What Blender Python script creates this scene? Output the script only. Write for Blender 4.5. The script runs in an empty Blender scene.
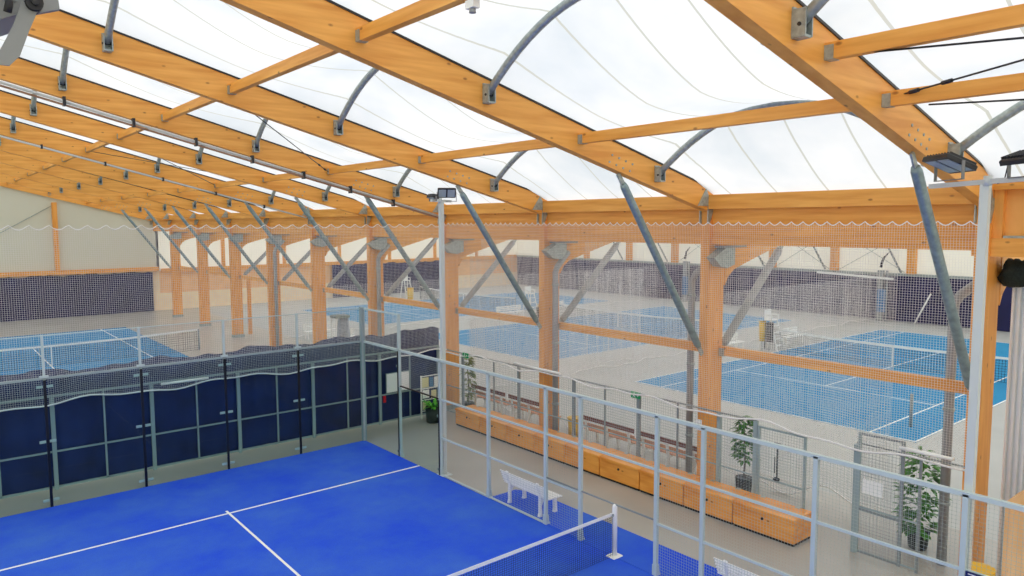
import bpy, math, random
from mathutils import Vector, Matrix
R = random.Random(7)
sc = bpy.context.scene
COL = sc.collection
PI = math.pi
sc.view_settings.view_transform = 'Standard'
sc.view_settings.look = 'None'
sc.view_settings.gamma = 1.0
sc.view_settings.exposure = 0.0
sc.view_settings.use_curve_mapping = False
sc.cycles.transparent_max_bounces = 24
sc.cycles.max_bounces = 10
sc.cycles.diffuse_bounces = 5

# ------------------------------------------------------------------ camera
yaw, pit, rol, f = .8811, -.0887, -.0038, 731.5
F = Vector((math.cos(pit)*math.cos(yaw), math.cos(pit)*math.sin(yaw), math.sin(pit)))
Rt = F.cross(Vector((0, 0, 1))).normalized()
Up = Rt.cross(F)
R2 = math.cos(rol)*Rt + math.sin(rol)*Up
U2 = -math.sin(rol)*Rt + math.cos(rol)*Up
cd = bpy.data.cameras.new('camera')
cam = bpy.data.objects.new('camera', cd)
COL.objects.link(cam)
m = Matrix((R2, U2, -F)).transposed().to_4x4()
m.translation = Vector((-10.2058, -19.3129, 6.4753))
cam.matrix_world = m
cd.sensor_width = 36
cd.lens = f/1024*36
cd.clip_start = .05
sc.camera = cam

# ------------------------------------------------------------------ materials
def mat(name, col, rough=.6, metal=0.0, noise=0.0, nscale=5.0, spec=.5):
    M = bpy.data.materials.new(name); M.use_nodes = True
    nt = M.node_tree; b = nt.nodes['Principled BSDF']
    b.inputs['Base Color'].default_value = (*col, 1)
    b.inputs['Roughness'].default_value = rough
    b.inputs['Metallic'].default_value = metal
    b.inputs['Specular IOR Level'].default_value = spec
    if noise:
        tc = nt.nodes.new('ShaderNodeTexCoord'); n = nt.nodes.new('ShaderNodeTexNoise')
        n.inputs['Scale'].default_value = nscale; n.inputs['Detail'].default_value = 5
        nt.links.new(tc.outputs['Object'], n.inputs['Vector'])
        r = nt.nodes.new('ShaderNodeValToRGB')
        r.color_ramp.elements[0].position = .3; r.color_ramp.elements[1].position = .7
        r.color_ramp.elements[0].color = (*[c*(1-noise) for c in col], 1)
        r.color_ramp.elements[1].color = (*[min(1, c*(1+noise)) for c in col], 1)
        nt.links.new(n.outputs['Fac'], r.inputs['Fac'])
        nt.links.new(r.outputs['Color'], b.inputs['Base Color'])
    return M

def wood(name, c1, c2, scale, knots=1.0, rough=.5, boards=0.0, knot_scale=2.2):
    """long-grain wood: streaks stretched along an axis, lamella steps, scattered dark knots"""
    M = bpy.data.materials.new(name); M.use_nodes = True
    nt = M.node_tree; N = nt.nodes; L = nt.links; b = N['Principled BSDF']
    tc = N.new('ShaderNodeTexCoord'); mp = N.new('ShaderNodeMapping')
    mp.inputs['Scale'].default_value = scale
    L.new(tc.outputs['Object'], mp.inputs['Vector'])
    n = N.new('ShaderNodeTexNoise'); n.inputs['Scale'].default_value = 1.0; n.inputs['Detail'].default_value = 6
    L.new(mp.outputs['Vector'], n.inputs['Vector'])
    r = N.new('ShaderNodeValToRGB')
    r.color_ramp.elements[0].position = .32; r.color_ramp.elements[1].position = .68
    r.color_ramp.elements[0].color = (*c1, 1); r.color_ramp.elements[1].color = (*c2, 1)
    L.new(n.outputs['Fac'], r.inputs['Fac'])
    v = N.new('ShaderNodeTexVoronoi'); v.inputs['Scale'].default_value = knot_scale
    mp2 = N.new('ShaderNodeMapping')
    s = max(scale); mn = min(scale)
    mp2.inputs['Scale'].default_value = tuple(1.0 if q == mn else 2.0 for q in scale)
    L.new(tc.outputs['Object'], mp2.inputs['Vector']); L.new(mp2.outputs['Vector'], v.inputs['Vector'])
    kr = N.new('ShaderNodeValToRGB')
    kr.color_ramp.elements[0].position = .05; kr.color_ramp.elements[1].position = .12
    kr.color_ramp.elements[0].color = (1, 1, 1, 1); kr.color_ramp.elements[1].color = (0, 0, 0, 1)
    L.new(v.outputs['Distance'], kr.inputs['Fac'])
    mul = N.new('ShaderNodeMath'); mul.operation = 'MULTIPLY'; mul.inputs[1].default_value = .75*knots
    L.new(kr.outputs['Color'], mul.inputs[0])
    mx = N.new('ShaderNodeMix'); mx.data_type = 'RGBA'
    L.new(mul.outputs[0], mx.inputs['Factor']); L.new(r.outputs['Color'], mx.inputs['A'])
    mx.inputs['B'].default_value = (c1[0]*.35, c1[1]*.25, c1[2]*.3, 1)
    L.new(mx.outputs['Result'], b.inputs['Base Color'])
    b.inputs['Roughness'].default_value = rough
    return M

GL1, GL2 = (.80, .325, .048), (.98, .48, .10)
W_X = wood('glulam along x', GL1, GL2, (.8, 6, 11))
W_Y = wood('glulam along y', GL1, GL2, (6, .8, 11))
W_Z = wood('glulam upright', (.82, .32, .05), (.97, .46, .10), (9, 9, .8))
W_BOX = wood('oiled box plywood', (.74, .26, .028), (.93, .42, .075), (5, 1.2, 7), rough=.35, knot_scale=2.6)
W_PLY = wood('pale plywood', (.88, .50, .19), (1.0, .66, .32), (3, 3, 1.2), knots=.3)
W_PANEL = wood('infill plywood', (.82, .34, .06), (.98, .48, .12), (3, 2, 1.0), knots=.5)
W_RED = wood('red brown slat', (.16, .035, .02), (.24, .06, .03), (6, .8, 8), knots=0)
W_SLAT = wood('orange slat', (.60, .24, .09), (.75, .34, .14), (6, .8, 8), knots=0)
GALV = mat('galvanised steel', (.38, .44, .42), .42, .35, .22, 14)
BRACE = mat('galvanised brace tube', (.27, .36, .37), .4, .4, .2, 10)
GREYP = mat('grey downpipe', (.36, .38, .38), .45, .2, .1, 6)
CAGE = mat('pale grey coated steel', (.56, .67, .66), .45, .1)
FRAME = mat('grey green coated steel', (.33, .42, .43), .5, .1)
DFRAME = mat('dark grey coated steel', (.27, .31, .32), .5, .1)
MAST = mat('white grey mast steel', (.64, .70, .68), .4, .1)
WIRE = mat('mesh wire', (.44, .52, .49), .5, .2)
DWIRE = mat('fence mesh wire', (.30, .34, .36), .5, .2)
NAVY = mat('navy tarpaulin', (.005, .018, .10), .55, 0, .35, 1.6)
NAVYW = mat('navy hall curtain', (.012, .013, .075), .8, 0, .25, 1.0)
TWINE = mat('white net twine', (.86, .84, .82), .8)
ROPE = mat('white net rope', (.9, .9, .88), .8)
BTWINE = mat('black net twine', (.012, .014, .02), .8)
WHITE = mat('white plastic', (.94, .95, .91), .4)
LINE = mat('white line paint', (.93, .94, .90), .7)
BLACK = mat('black rubber', (.012, .012, .014), .6)
DARK = mat('dark grey metal', (.035, .038, .042), .45, .3)
FLGREY = mat('floodlight grey', (.23, .24, .24), .45, .3)
LENS = mat('floodlight lens', (.38, .46, .52), .15)
YEL = mat('yellow plastic', (.90, .55, .01), .45)
GREEN = mat('exit green', (.0, .38, .12), .5)
LEAF = mat('green leaf', (.06, .22, .03), .5, 0, .5, 9)
LEAF2 = mat('fresh green leaf', (.12, .48, .03), .45, 0, .4, 9)
SOIL = mat('dark soil', (.03, .02, .014), .9)
POT = mat('dark pot', (.01, .02, .018), .5)
STEM = mat('plant stem', (.12, .08, .04), .8)
REDP = mat('red plastic', (.7, .01, .02), .4)
CREAM = None
EDGE = mat('black glass edge', (.004, .005, .006), .3)
PAPER = mat('pale paper', (.95, .96, .94), .7)
PAPERY = mat('yellow paper', (.80, .76, .42), .7)
BLUEP = mat('blue padding', (.08, .22, .42), .6)
BLUED = mat('navy sign plate', (.01, .02, .12), .4)
CORR = mat('corrugated white steel', (.88, .92, .93), .4, .2)
PEACH = mat('peach board', (.95, .55, .26), .7, 0, .08, 2)
PEACH2 = mat('pale peach board', (1.0, .78, .52), .7, 0, .06, 2)

def floor_mat():
    M = bpy.data.materials.new('polished concrete'); M.use_nodes = True
    nt = M.node_tree; N = nt.nodes; L = nt.links; b = N['Principled BSDF']
    tc = N.new('ShaderNodeTexCoord')
    n = N.new('ShaderNodeTexNoise'); n.inputs['Scale'].default_value = .35; n.inputs['Detail'].default_value = 8
    L.new(tc.outputs['Object'], n.inputs['Vector'])
    r = N.new('ShaderNodeValToRGB')
    r.color_ramp.elements[0].position = .3; r.color_ramp.elements[1].position = .72
    r.color_ramp.elements[0].color = (.385, .365, .315, 1); r.color_ramp.elements[1].color = (.495, .475, .42, 1)
    L.new(n.outputs['Fac'], r.inputs['Fac']); L.new(r.outputs['Color'], b.inputs['Base Color'])
    b.inputs['Roughness'].default_value = .32
    return M
CONC = floor_mat()
CONC2 = mat('light tennis hall floor', (.49, .50, .475), .6, 0, .06, .6)

def turf_mat(name, c1, c2, sc_=.45, fine=60, rough=.9):
    M = bpy.data.materials.new(name); M.use_nodes = True
    nt = M.node_tree; N = nt.nodes; L = nt.links; b = N['Principled BSDF']
    tc = N.new('ShaderNodeTexCoord')
    n = N.new('ShaderNodeTexNoise'); n.inputs['Scale'].default_value = sc_; n.inputs['Detail'].default_value = 7; n.inputs['Roughness'].default_value = .65
    L.new(tc.outputs['Object'], n.inputs['Vector'])
    r = N.new('ShaderNodeValToRGB')
    r.color_ramp.elements[0].position = .35; r.color_ramp.elements[1].position = .7
    r.color_ramp.elements[0].color = (*c1, 1); r.color_ramp.elements[1].color = (*c2, 1)
    L.new(n.outputs['Fac'], r.inputs['Fac'])
    n2 = N.new('ShaderNodeTexNoise'); n2.inputs['Scale'].default_value = fine
    L.new(tc.outputs['Object'], n2.inputs['Vector'])
    mx = N.new('ShaderNodeMix'); mx.data_type = 'RGBA'; mx.blend_type = 'MULTIPLY'; mx.inputs['Factor'].default_value = .35
    L.new(r.outputs['Color'], mx.inputs['A']); L.new(n2.outputs['Fac'], mx.inputs['B'])
    L.new(mx.outputs['Result'], b.inputs['Base Color'])
    b.inputs['Roughness'].default_value = rough; b.inputs['Specular IOR Level'].default_value = .15
    return M
TURF = turf_mat('blue padel turf', (.024, .105, .90), (.07, .21, .80))
TENNIS = turf_mat('blue tennis carpet', (.035, .31, .60), (.055, .37, .66), .3, 40)
TENNIS2 = turf_mat('blue tennis carpet of the near hall', (.02, .26, .56), (.05, .33, .62), .5, 40)

def membrane_mat():
    M = bpy.data.materials.new('translucent roof membrane'); M.use_nodes = True
    nt = M.node_tree; N = nt.nodes; L = nt.links
    for x in list(N): N.remove(x)
    out = N.new('ShaderNodeOutputMaterial'); d = N.new('ShaderNodeBsdfDiffuse'); t = N.new('ShaderNodeBsdfTranslucent')
    mx = N.new('ShaderNodeMixShader'); mx.inputs[0].default_value = .72
    uv = N.new('ShaderNodeUVMap'); uv.uv_map = 'cloth'
    sep = N.new('ShaderNodeSeparateXYZ'); L.new(uv.outputs['UV'], sep.inputs[0])
    # seams of the welded cloth strips run rafter-parallel at fixed fractions of the bay
    mm = N.new('ShaderNodeMath'); mm.operation = 'MULTIPLY'; mm.inputs[1].default_value = 5.0
    L.new(sep.outputs['X'], mm.inputs[0])
    fr = N.new('ShaderNodeMath'); fr.operation = 'FRACT'; L.new(mm.outputs[0], fr.inputs[0])
    sb = N.new('ShaderNodeMath'); sb.operation = 'SUBTRACT'; sb.inputs[1].default_value = .5; L.new(fr.outputs[0], sb.inputs[0])
    ab = N.new('ShaderNodeMath'); ab.operation = 'ABSOLUTE'; L.new(sb.outputs[0], ab.inputs[0])
    lt = N.new('ShaderNodeMath'); lt.operation = 'LESS_THAN'; lt.inputs[1].default_value = .018; L.new(ab.outputs[0], lt.inputs[0])
    tc = N.new('ShaderNodeTexCoord'); n = N.new('ShaderNodeTexNoise'); n.inputs['Scale'].default_value = .5; n.inputs['Detail'].default_value = 4
    L.new(tc.outputs['Object'], n.inputs['Vector'])
    r = N.new('ShaderNodeValToRGB')
    r.color_ramp.elements[0].position = .3; r.color_ramp.elements[1].position = .65
    r.color_ramp.elements[0].color = (.63, .67, .69, 1); r.color_ramp.elements[1].color = (.80, .80, .785, 1)
    L.new(n.outputs['Fac'], r.inputs['Fac'])
    cm = N.new('ShaderNodeMix'); cm.data_type = 'RGBA'
    L.new(lt.outputs[0], cm.inputs['Factor']); L.new(r.outputs['Color'], cm.inputs['A'])
    cm.inputs['B'].default_value = (.54, .54, .48, 1)
    L.new(cm.outputs['Result'], d.inputs['Color']); L.new(cm.outputs['Result'], t.inputs['Color'])
    L.new(d.outputs[0], mx.inputs[1]); L.new(t.outputs[0], mx.inputs[2]); L.new(mx.outputs[0], out.inputs['Surface'])
    return M
MEMB = membrane_mat()

def translucent(name, col, fac):
    M = bpy.data.materials.new(name); M.use_nodes = True
    nt = M.node_tree; N = nt.nodes; L = nt.links
    for x in list(N): N.remove(x)
    out = N.new('ShaderNodeOutputMaterial'); d = N.new('ShaderNodeBsdfDiffuse'); t = N.new('ShaderNodeBsdfTranslucent')
    mx = N.new('ShaderNodeMixShader'); mx.inputs[0].default_value = fac
    d.inputs['Color'].default_value = (*col, 1); t.inputs['Color'].default_value = (*col, 1)
    L.new(d.outputs[0], mx.inputs[1]); L.new(t.outputs[0], mx.inputs[2]); L.new(mx.outputs[0], out.inputs['Surface'])
    return M
CREAM = translucent('cream wall sheeting', (.74, .735, .62), .22)
CREAMB = translucent('bright cream wall sheeting', (.93, .91, .83), .45)

def glass_mat():
    M = bpy.data.materials.new('tempered glass'); M.use_nodes = True
    nt = M.node_tree; N = nt.nodes; L = nt.links
    for x in list(N): N.remove(x)
    out = N.new('ShaderNodeOutputMaterial'); t = N.new('ShaderNodeBsdfTransparent'); g = N.new('ShaderNodeBsdfGlossy')
    t.inputs['Color'].default_value = (.86, .93, .92, 1); g.inputs['Roughness'].default_value = .02
    g.inputs['Color'].default_value = (.8, .9, .9, 1)
    fr = N.new('ShaderNodeFresnel'); fr.inputs['IOR'].default_value = 1.25
    ge = N.new('ShaderNodeNewGeometry'); inv = N.new('ShaderNodeMath'); inv.operation = 'SUBTRACT'; inv.inputs[0].default_value = 1.0
    L.new(ge.outputs['Backfacing'], inv.inputs[1]); ml = N.new('ShaderNodeMath'); ml.operation = 'MULTIPLY'
    L.new(fr.outputs[0], ml.inputs[0]); L.new(inv.outputs[0], ml.inputs[1])
    mx = N.new('ShaderNodeMixShader')
    L.new(ml.outputs[0], mx.inputs[0]); L.new(t.outputs[0], mx.inputs[1]); L.new(g.outputs[0], mx.inputs[2])
    L.new(mx.outputs[0], out.inputs['Surface'])
    return M
GLASS = glass_mat()

# ------------------------------------------------------------------ mesh helpers
class MB:
    def __init__(s): s.v = []; s.f = []; s.sm = []; s.uv = None
    def add(s, v, f, smooth=False):
        o = len(s.v); s.v += [tuple(p) for p in v]
        for q in f: s.f.append([i+o for i in q]); s.sm.append(smooth)
        return s
    def box(s, x0, x1, y0, y1, z0, z1):
        v = [(x0, y0, z0), (x1, y0, z0), (x1, y1, z0), (x0, y1, z0), (x0, y0, z1), (x1, y0, z1), (x1, y1, z1), (x0, y1, z1)]
        return s.add(v, [(0, 3, 2, 1), (4, 5, 6, 7), (0, 1, 5, 4), (1, 2, 6, 5), (2, 3, 7, 6), (3, 0, 4, 7)])
    def rbox(s, x0, x1, y0, y1, z0, z1, c=.01):
        """box with chamfered vertical and top edges"""
        lv = [(z0, 0), (z1-c, 0), (z1, c)]
        pts = []
        for z, k in lv:
            a = c
            P = [(x0+a, y0), (x1-a, y0), (x1, y0+a), (x1, y1-a), (x1-a, y1), (x0+a, y1), (x0, y1-a), (x0, y0+a)]
            cx, cy = (x0+x1)/2, (y0+y1)/2
            for x, y in P:
                pts.append((x - math.copysign(k, x-cx), y - math.copysign(k, y-cy), z))
        fs = []
        for l in range(2):
            for i in range(8):
                j = (i+1) % 8; fs.append((l*8+i, l*8+j, l*8+8+j, l*8+8+i))
        fs.append(tuple(range(7, -1, -1))); fs.append(tuple(range(16, 24)))
        return s.add(pts, fs)
    def tube(s, path, r, n=8, caps=True, smooth=True):
        P = [Vector(p) for p in path]; rr = r if isinstance(r, (list, tuple)) else [r]*len(P)
        v = []; prev = None
        for i, p in enumerate(P):
            d = (P[min(i+1, len(P)-1)] - P[max(i-1, 0)]).normalized()
            a = Vector((0, 0, 1)) if abs(d.z) < .9 else Vector((1, 0, 0))
            if prev is not None: a = prev
            u = (a - d*a.dot(d)).normalized(); prev = u; w = d.cross(u)
            for k in range(n):
                t = 2*PI*(k+.5)/n
                v.append(p + u*math.cos(t)*rr[i] + w*math.sin(t)*rr[i])
        fs = [(i*n+k, i*n+(k+1) % n, (i+1)*n+(k+1) % n, (i+1)*n+k) for i in range(len(P)-1) for k in range(n)]
        s.add(v, fs, smooth and n > 4)
        if caps:
            o = len(s.v)-len(v)
            s.f.append([o+k for k in range(n-1, -1, -1)]); s.sm.append(False)
            s.f.append([o+(len(P)-1)*n+k for k in range(n)]); s.sm.append(False)
        return s
    def prism(s, poly, axis, a, b):
        """extrude a polygon given in the two other axes along axis between a and b"""
        n = len(poly)
        def pt(p, t):
            q = list(p); q.insert(axis, t); return tuple(q)
        v = [pt(p, a) for p in poly] + [pt(p, b) for p in poly]
        fs = [tuple(range(n-1, -1, -1)), tuple(range(n, 2*n))] + [(i, (i+1) % n, n+(i+1) % n, n+i) for i in range(n)]
        return s.add(v, fs)
    def bar(s, p, q, w, h, up=(0, 0, 1)):
        p, q = Vector(p), Vector(q); d = (q-p).normalized(); u = Vector(up)
        if abs(d.dot(u)) > .95: u = Vector((0, 1, 0))
        sd = d.cross(u).normalized(); u = sd.cross(d)
        v = [c + sd*a*w/2 + u*b*h/2 for c in (p, q) for a, b in ((-1, -1), (1, -1), (1, 1), (-1, 1))]
        return s.add(v, [(3, 2, 1, 0), (4, 5, 6, 7), (0, 1, 5, 4), (1, 2, 6, 5), (2, 3, 7, 6), (3, 0, 4, 7)])
    def shift(s, dx, dy, dz):
        s.v = [(a+dx, b+dy, c+dz) for a, b, c in s.v]; return s
    def build(s, name, material, parent=None, origin=None):
        me = bpy.data.meshes.new(name)
        o0 = Vector(origin) if origin is not None else (Vector(parent.location) if parent is not None and parent.get('_w', 1) else Vector((0, 0, 0)))
        if parent is not None and parent.parent is not None and origin is None:
            o0 = Vector(parent.parent.location) + Vector(parent.location)
        me.from_pydata([(Vector(p)-o0)[:] for p in s.v], [], s.f)
        me.validate()
        if len(me.polygons) == len(s.sm):
            me.polygons.foreach_set('use_smooth', s.sm)
        if isinstance(material, (list, tuple)):
            for q in material: me.materials.append(q)
        else: me.materials.append(material)
        me.update()
        o = bpy.data.objects.new(name, me); COL.objects.link(o)
        if parent is not None: o.parent = parent
        elif origin is not None: o.location = o0
        return o

def empty(name, loc, label, cat, group=None):
    o = bpy.data.objects.new(name, None); COL.objects.link(o); o.location = loc
    o.empty_display_size = .2
    return tag(o, label, cat, group)
def tag(o, label=None, cat=None, group=None, kind=None):
    if label: o['label'] = label
    if cat: o['category'] = cat
    if group: o['group'] = group
    if kind: o['kind'] = kind
    return o
KIDS = {}
def dup(root, loc, label, group=None):
    r = root.copy(); COL.objects.link(r); r.location = loc; r['label'] = label
    if group: r['group'] = group
    for ch in list(root.children):
        c = ch.copy(); COL.objects.link(c); c.parent = r
        for g in list(ch.children):
            d = g.copy(); COL.objects.link(d); d.parent = c
    return r
def struct(mb, name, material, origin=None):
    return tag(mb.build(name, material, None, origin), kind='structure')

ORD = ['nearest', 'second', 'third', 'fourth', 'fifth', 'sixth', 'seventh', 'eighth', 'ninth', 'tenth', 'eleventh', 'twelfth']
FY = [-14.8, -9.2, -3.6, 1.5, 6.7, 12.0, 17.3, 22.9, 28.9, 35.0]      # portal frames along the hall
BACKY = [-20.4]
ENDY = 40.0
RIDGE = -9.45
zl = lambda x: 6.69 - .255*(x-3.98)       # rafter underside
zu = lambda x: 7.43 - .262*(x-3.11)       # rafter top

# ------------------------------------------------------------------ floors
mb = MB().box(-24, 6.5, -26, ENDY, -.2, 0); struct(mb, 'floor', CONC)
mb = MB().box(6.5, 40, -26, ENDY, -.2, 0); struct(mb, 'floor_tennis_hall', CONC2)

# ------------------------------------------------------------------ rafters
def make_rafter(y, label):
    t = empty('roof_rafter', (0, y, 0), label, 'rafter', 'glulam rafters of the padel hall')
    x0, x1 = RIDGE, 4.0
    n = 24; th = .1
    pb = []; pt = []
    for i in range(n+1):
        x = x0+(x1-x0)*i/n; pb.append((x, zl(x))); pt.append((x, zu(x)))
    pt[-1] = (4.0, 7.14)
    # foot is cut back to the column head
    MB().prism(pb + [(4.04, 6.95)] + pt[::-1], 1, y-th, y+th).build('glulam_beam', W_X, t)
    MB().prism([(x0, zu(x0)), (3.95, zu(3.95)), (3.95, zu(3.95)+.035), (x0, zu(x0)+.035)], 1, y-th-.02, y+th+.02).build('cover_strip', EDGE, t)
    bm = MB()
    for k in range(2):
        for j in range(4):
            x = .55+.2*j+.08*k; z = zl(x)+.10+.16*k
            for s in (-1, 1):
                bm.tube([(x, y+s*(th-.005), z), (x, y+s*(th+.012), z)], .022, 8)
    bm.build('bolt_heads', GALV, t)
    # steel angle pair at the eave joint
    g = MB()
    for s in (-1, 1):
        ys = sorted((y+s*th, y+s*(th+.018)))
        g.prism([(3.42, 6.84), (3.62, 6.84), (3.92, 6.84), (3.86, 6.95), (3.72, 7.24)], 1, *ys)
        g.prism([(3.80, 6.87), (4.12, 6.85), (3.98, 6.70), (3.86, 6.44), (3.78, 6.44)], 1, *ys)
    g.build('eave_angle', GALV, t)
    return t
LAB_R = []
raf = None
rl = ['glulam rafter nearest the camera, crossing the upper right corner', 'second glulam rafter from the camera, ending on the tall column right of centre',
      'third glulam rafter from the camera, starting at the left picture edge behind the close floodlight', 'fourth glulam rafter from the camera, with the grey cable conduit along its underside',
      'fifth glulam rafter from the camera', 'sixth glulam rafter from the camera, with the second thinner conduit below it', 'seventh glulam rafter from the camera',
      'eighth glulam rafter from the camera', 'ninth glulam rafter from the camera, second before the end wall', 'tenth and farthest free glulam rafter, last before the cream end wall']
for i, y in enumerate(FY):
    if raf is None: raf = make_rafter(y, rl[0])
    else: dup(raf, (0, y, 0), rl[i])
# end wall rafter and the out-of-view half of the roof
er = make_rafter(ENDY-.12, 'glulam rafter lying against the cream end wall')
mb = MB()
for y in BACKY: 
    mb.prism([(RIDGE, zl(RIDGE)), (4, zl(4)), (4, zu(4)), (RIDGE, zu(RIDGE))], 1, y-.1, y+.1)
tag(mb.build('roof_rafter', W_X), 'glulam rafter behind the camera', 'rafter', 'glulam rafters of the padel hall')

# ------------------------------------------------------------------ membrane roof
ARCHX = [-7.12, -2.5, 2.0]
def bump(x):
    b = 0
    for a in ARCHX + [RIDGE*2+7.12]:
        d = abs(x-a)/2.3
        if d < 1: b = max(b, (1-d)**1.6)
    return b
def membrane(name, x0, x1, ya, yb, ztop, bf, nx=60, ny=12):
    mb = MB(); vs = []; uv = []
    for i in range(nx+1):
        x = x0+(x1-x0)*i/nx
        for j in range(ny+1):
            t = j/ny; h = 1-(2*t-1)**2
            vs.append((x, ya+(yb-ya)*t, ztop(x) + .05 + bf(x)*h - (max(0, x-3.0)*.15 if x < 4.2 and x0 < 0 else 0))); uv.append((t, i/nx))
    fs = [(i*(ny+1)+j, (i+1)*(ny+1)+j, (i+1)*(ny+1)+j+1, i*(ny+1)+j+1) for i in range(nx) for j in range(ny)]
    mb.add(vs, fs, True)
    o = struct(mb, name, MEMB)
    me = o.data; L = me.uv_layers.new(name='cloth')
    for lp in me.loops: L.data[lp.index].uv = uv[lp.vertex_index]
    return o
def rise(x):
    e = max(0, min(1, (4.05-x)/2.05))
    return (.20 + .68*bump(x))*e
YS = BACKY + FY + [ENDY]
for a, b in zip(YS[:-1], YS[1:]):
    membrane('ceiling', RIDGE, 4.05, a, b, zu, rise)
membrane('ceiling', -23.2, RIDGE, YS[0], YS[-1], lambda x: zu(2*RIDGE-x), lambda x: .0, 4, 2)
# tennis hall roof, one smooth slope each side of its ridge
zb = lambda x: 6.55 + .26*(min(x, 44-x)-4.7)
for i, (a, b) in enumerate(zip(YS[:-1], YS[1:])):
    membrane('ceiling', 4.75, 39.4, a, b, zb, lambda x: .25, 16, 6)

# ------------------------------------------------------------------ arches between rafters
def make_arch(x, ya, yb, label):
    t = empty('membrane_arch', (x, (ya+yb)/2, zu(x)), label, 'steel arch', 'curved tubes carrying the roof membrane')
    zc = (zl(x)+zu(x))/2; ap = 1.10; L = (yb-ya)/2-.16
    P = []
    for i in range(21):
        s = -1+2*i/20; P.append((x, (ya+yb)/2+s*L, zc+.03+(ap+.03)*(1-s*s)))
    MB().tube(P, .068, 10).build('arch_tube', GREYP if False else GALV, t)
    for s in (-1, 1):
        yf = (ya+.1) if s < 0 else (yb-.1); d = -s
        b = MB()
        y0, y1 = sorted((yf, yf+d*.02)); b.box(x-.075, x+.075, y0, y1, zc-.14, zc+.2)
        for sx in (-1, 1):
            y0, y1 = sorted((yf+d*.015, yf+d*.17))
            b.box(x+sx*.07-.01, x+sx*.07+.01, y0, y1, zc-.13, zc+.17)
        y0, y1 = sorted((yf+d*.01, yf+d*.16))
        b.box(x-.068, x+.068, y0, y1, zc-.14, zc-.11)
        br = b.build('shoe_bracket', GALV, t)
        MB().tube([(x-.095, yf+d*.10, zc+.0), (x+.095, yf+d*.10, zc+.0)], .022, 8).build('pivot_bolt', DARK, br)
    return t
for bi, (a, b) in enumerate(zip(YS[:-1], YS[1:])):
    for k, x in enumerate(ARCHX):
        w = ('upper', 'middle', 'lower')[k]
        bay = 'the bay over the camera' if bi == 0 else ('the %s bay of roof membrane from the camera' % ('first', 'second', 'third', 'fourth', 'fifth', 'sixth', 'seventh', 'eighth', 'ninth', 'tenth')[bi-1] if bi < 10 else 'the bay at the end wall')
        if bi == 0 and k == 0: continue
        make_arch(x, a, b, '%s curved grey steel tube arching across %s' % (w, bay))

# ------------------------------------------------------------------ timber struts between rafters
STX = [-4.85, -.25]
def make_strut(x, ya, yb, label):
    z = (zl(x)+zu(x))/2+.02; h = .19; w = .13
    t = empty('roof_strut', (x, (ya+yb)/2, z), label, 'roof strut', 'timber struts between the rafters')
    MB().box(x-w/2, x+w/2, ya+.1, yb-.1, z-h/2, z+h/2).build('timber', W_Y, t)
    for yf, d in ((ya+.1, 1), (yb-.1, -1)):
        y0, y1 = sorted((yf+d*.003, yf+d*.11))
        MB().box(x-w/2-.012, x+w/2+.012, y0, y1, z-h/2-.008, z+h/2-.03).build('end_bracket', GALV, t)
    return t
for bi, (a, b) in enumerate(zip(YS[:-1], YS[1:])):
    for k, x in enumerate(STX):
        w = ('upper', 'lower')[k]
        make_strut(x, a, b, '%s timber strut between rafters in bay %s counted from the camera' % (w, ('zero, overhead,', 'one', 'two', 'three', 'four', 'five', 'six', 'seven', 'eight', 'nine', 'ten')[bi]))
make_strut(-1.77, -20.4, -14.8, 'extra timber strut in the upper right corner, higher of the two there')
# wind bracing rods in the two braced bays
def rod(p, q, label, tb=True):
    t = empty('bracing_cable', Vector(p), label, 'bracing cable', 'thin steel bracing cables under the roof')
    MB().tube([p, q], .012, 6).build('cable', DARK, t)
    d = (Vector(q)-Vector(p)).normalized()
    for c in ((.5, 1.0) if tb else ()): MB().tube([Vector(p)+d*(c-.14), Vector(p)+d*c], .026, 8).build('turnbuckle', DARK, t)
    return t
rod((-.19, -14.93, 8.08), (-2.69, -20.25, 8.36), 'thin steel cable rising from the lower strut bracket in the upper right corner')
rod((-1.77, -15.45, 8.36), (-1.77, -20.25, 7.95), 'thin steel cable under the higher strut in the upper right corner', False)
rod((-.25, -15.45, 7.93), (-.25, -20.25, 7.6), 'thin steel cable below the lower strut in the upper right corner', False)
rod((-.25, 6.8, 8.0), (-4.85, 11.9, 9.2), 'thin bracing cable crossing the fifth bay, low end left of centre')
rod((-4.85, 6.8, 9.25), (-.25, 11.9, 8.05), 'thin bracing cable crossing the fifth bay, high end at upper left')
rod((-.25, 1.4, 8.0), (-4.85, -3.5, 9.2), 'thin bracing cable crossing the third bay just above the grey conduit')
# conduits along the rafters
t = empty('cable_conduit', (-9, 1.42, 9.9), 'grey double cable conduit running down under the fourth rafter to the far light mast', 'cable conduit', 'cable conduits under the rafters')
p0, p1 = (-9.4, 1.36, zl(-9.4)-.10), (3.6, 1.36, zl(3.6)-.06)
LGREY = mat('light grey conduit', (.62, .64, .62), .5)
MB().tube([p0, p1], .036, 8).build('upper_pipe', LGREY, t)
MB().bar((-9.4, 1.30, zl(-9.4)-.19), (3.6, 1.30, zl(3.6)-.13), .03, .05).build('lower_profile', mat('brown conduit profile', (.30, .17, .10), .6), t)
for i in range(8):
    x = -8.6+1.5*i
    MB().box(x-.03, x+.03, 1.27, 1.42, zl(x)-.2, zl(x)+.02).build('clip', DARK, t)
t = empty('cable_conduit', (-9, 11.9, 9.8), 'thinner grey conduit under the sixth rafter, at the left edge', 'cable conduit', 'cable conduits under the rafters')
MB().tube([(-9.4, 11.82, zl(-9.4)-.08), (3.6, 11.82, zl(3.6)-.05)], .036, 8).build('pipe', LGREY, t)
for i in range(6):
    x = -8.3+2*i
    MB().box(x-.03, x+.03, 11.76, 11.9, zl(x)-.13, zl(x)+.02).build('clip', DARK, t)

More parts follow.
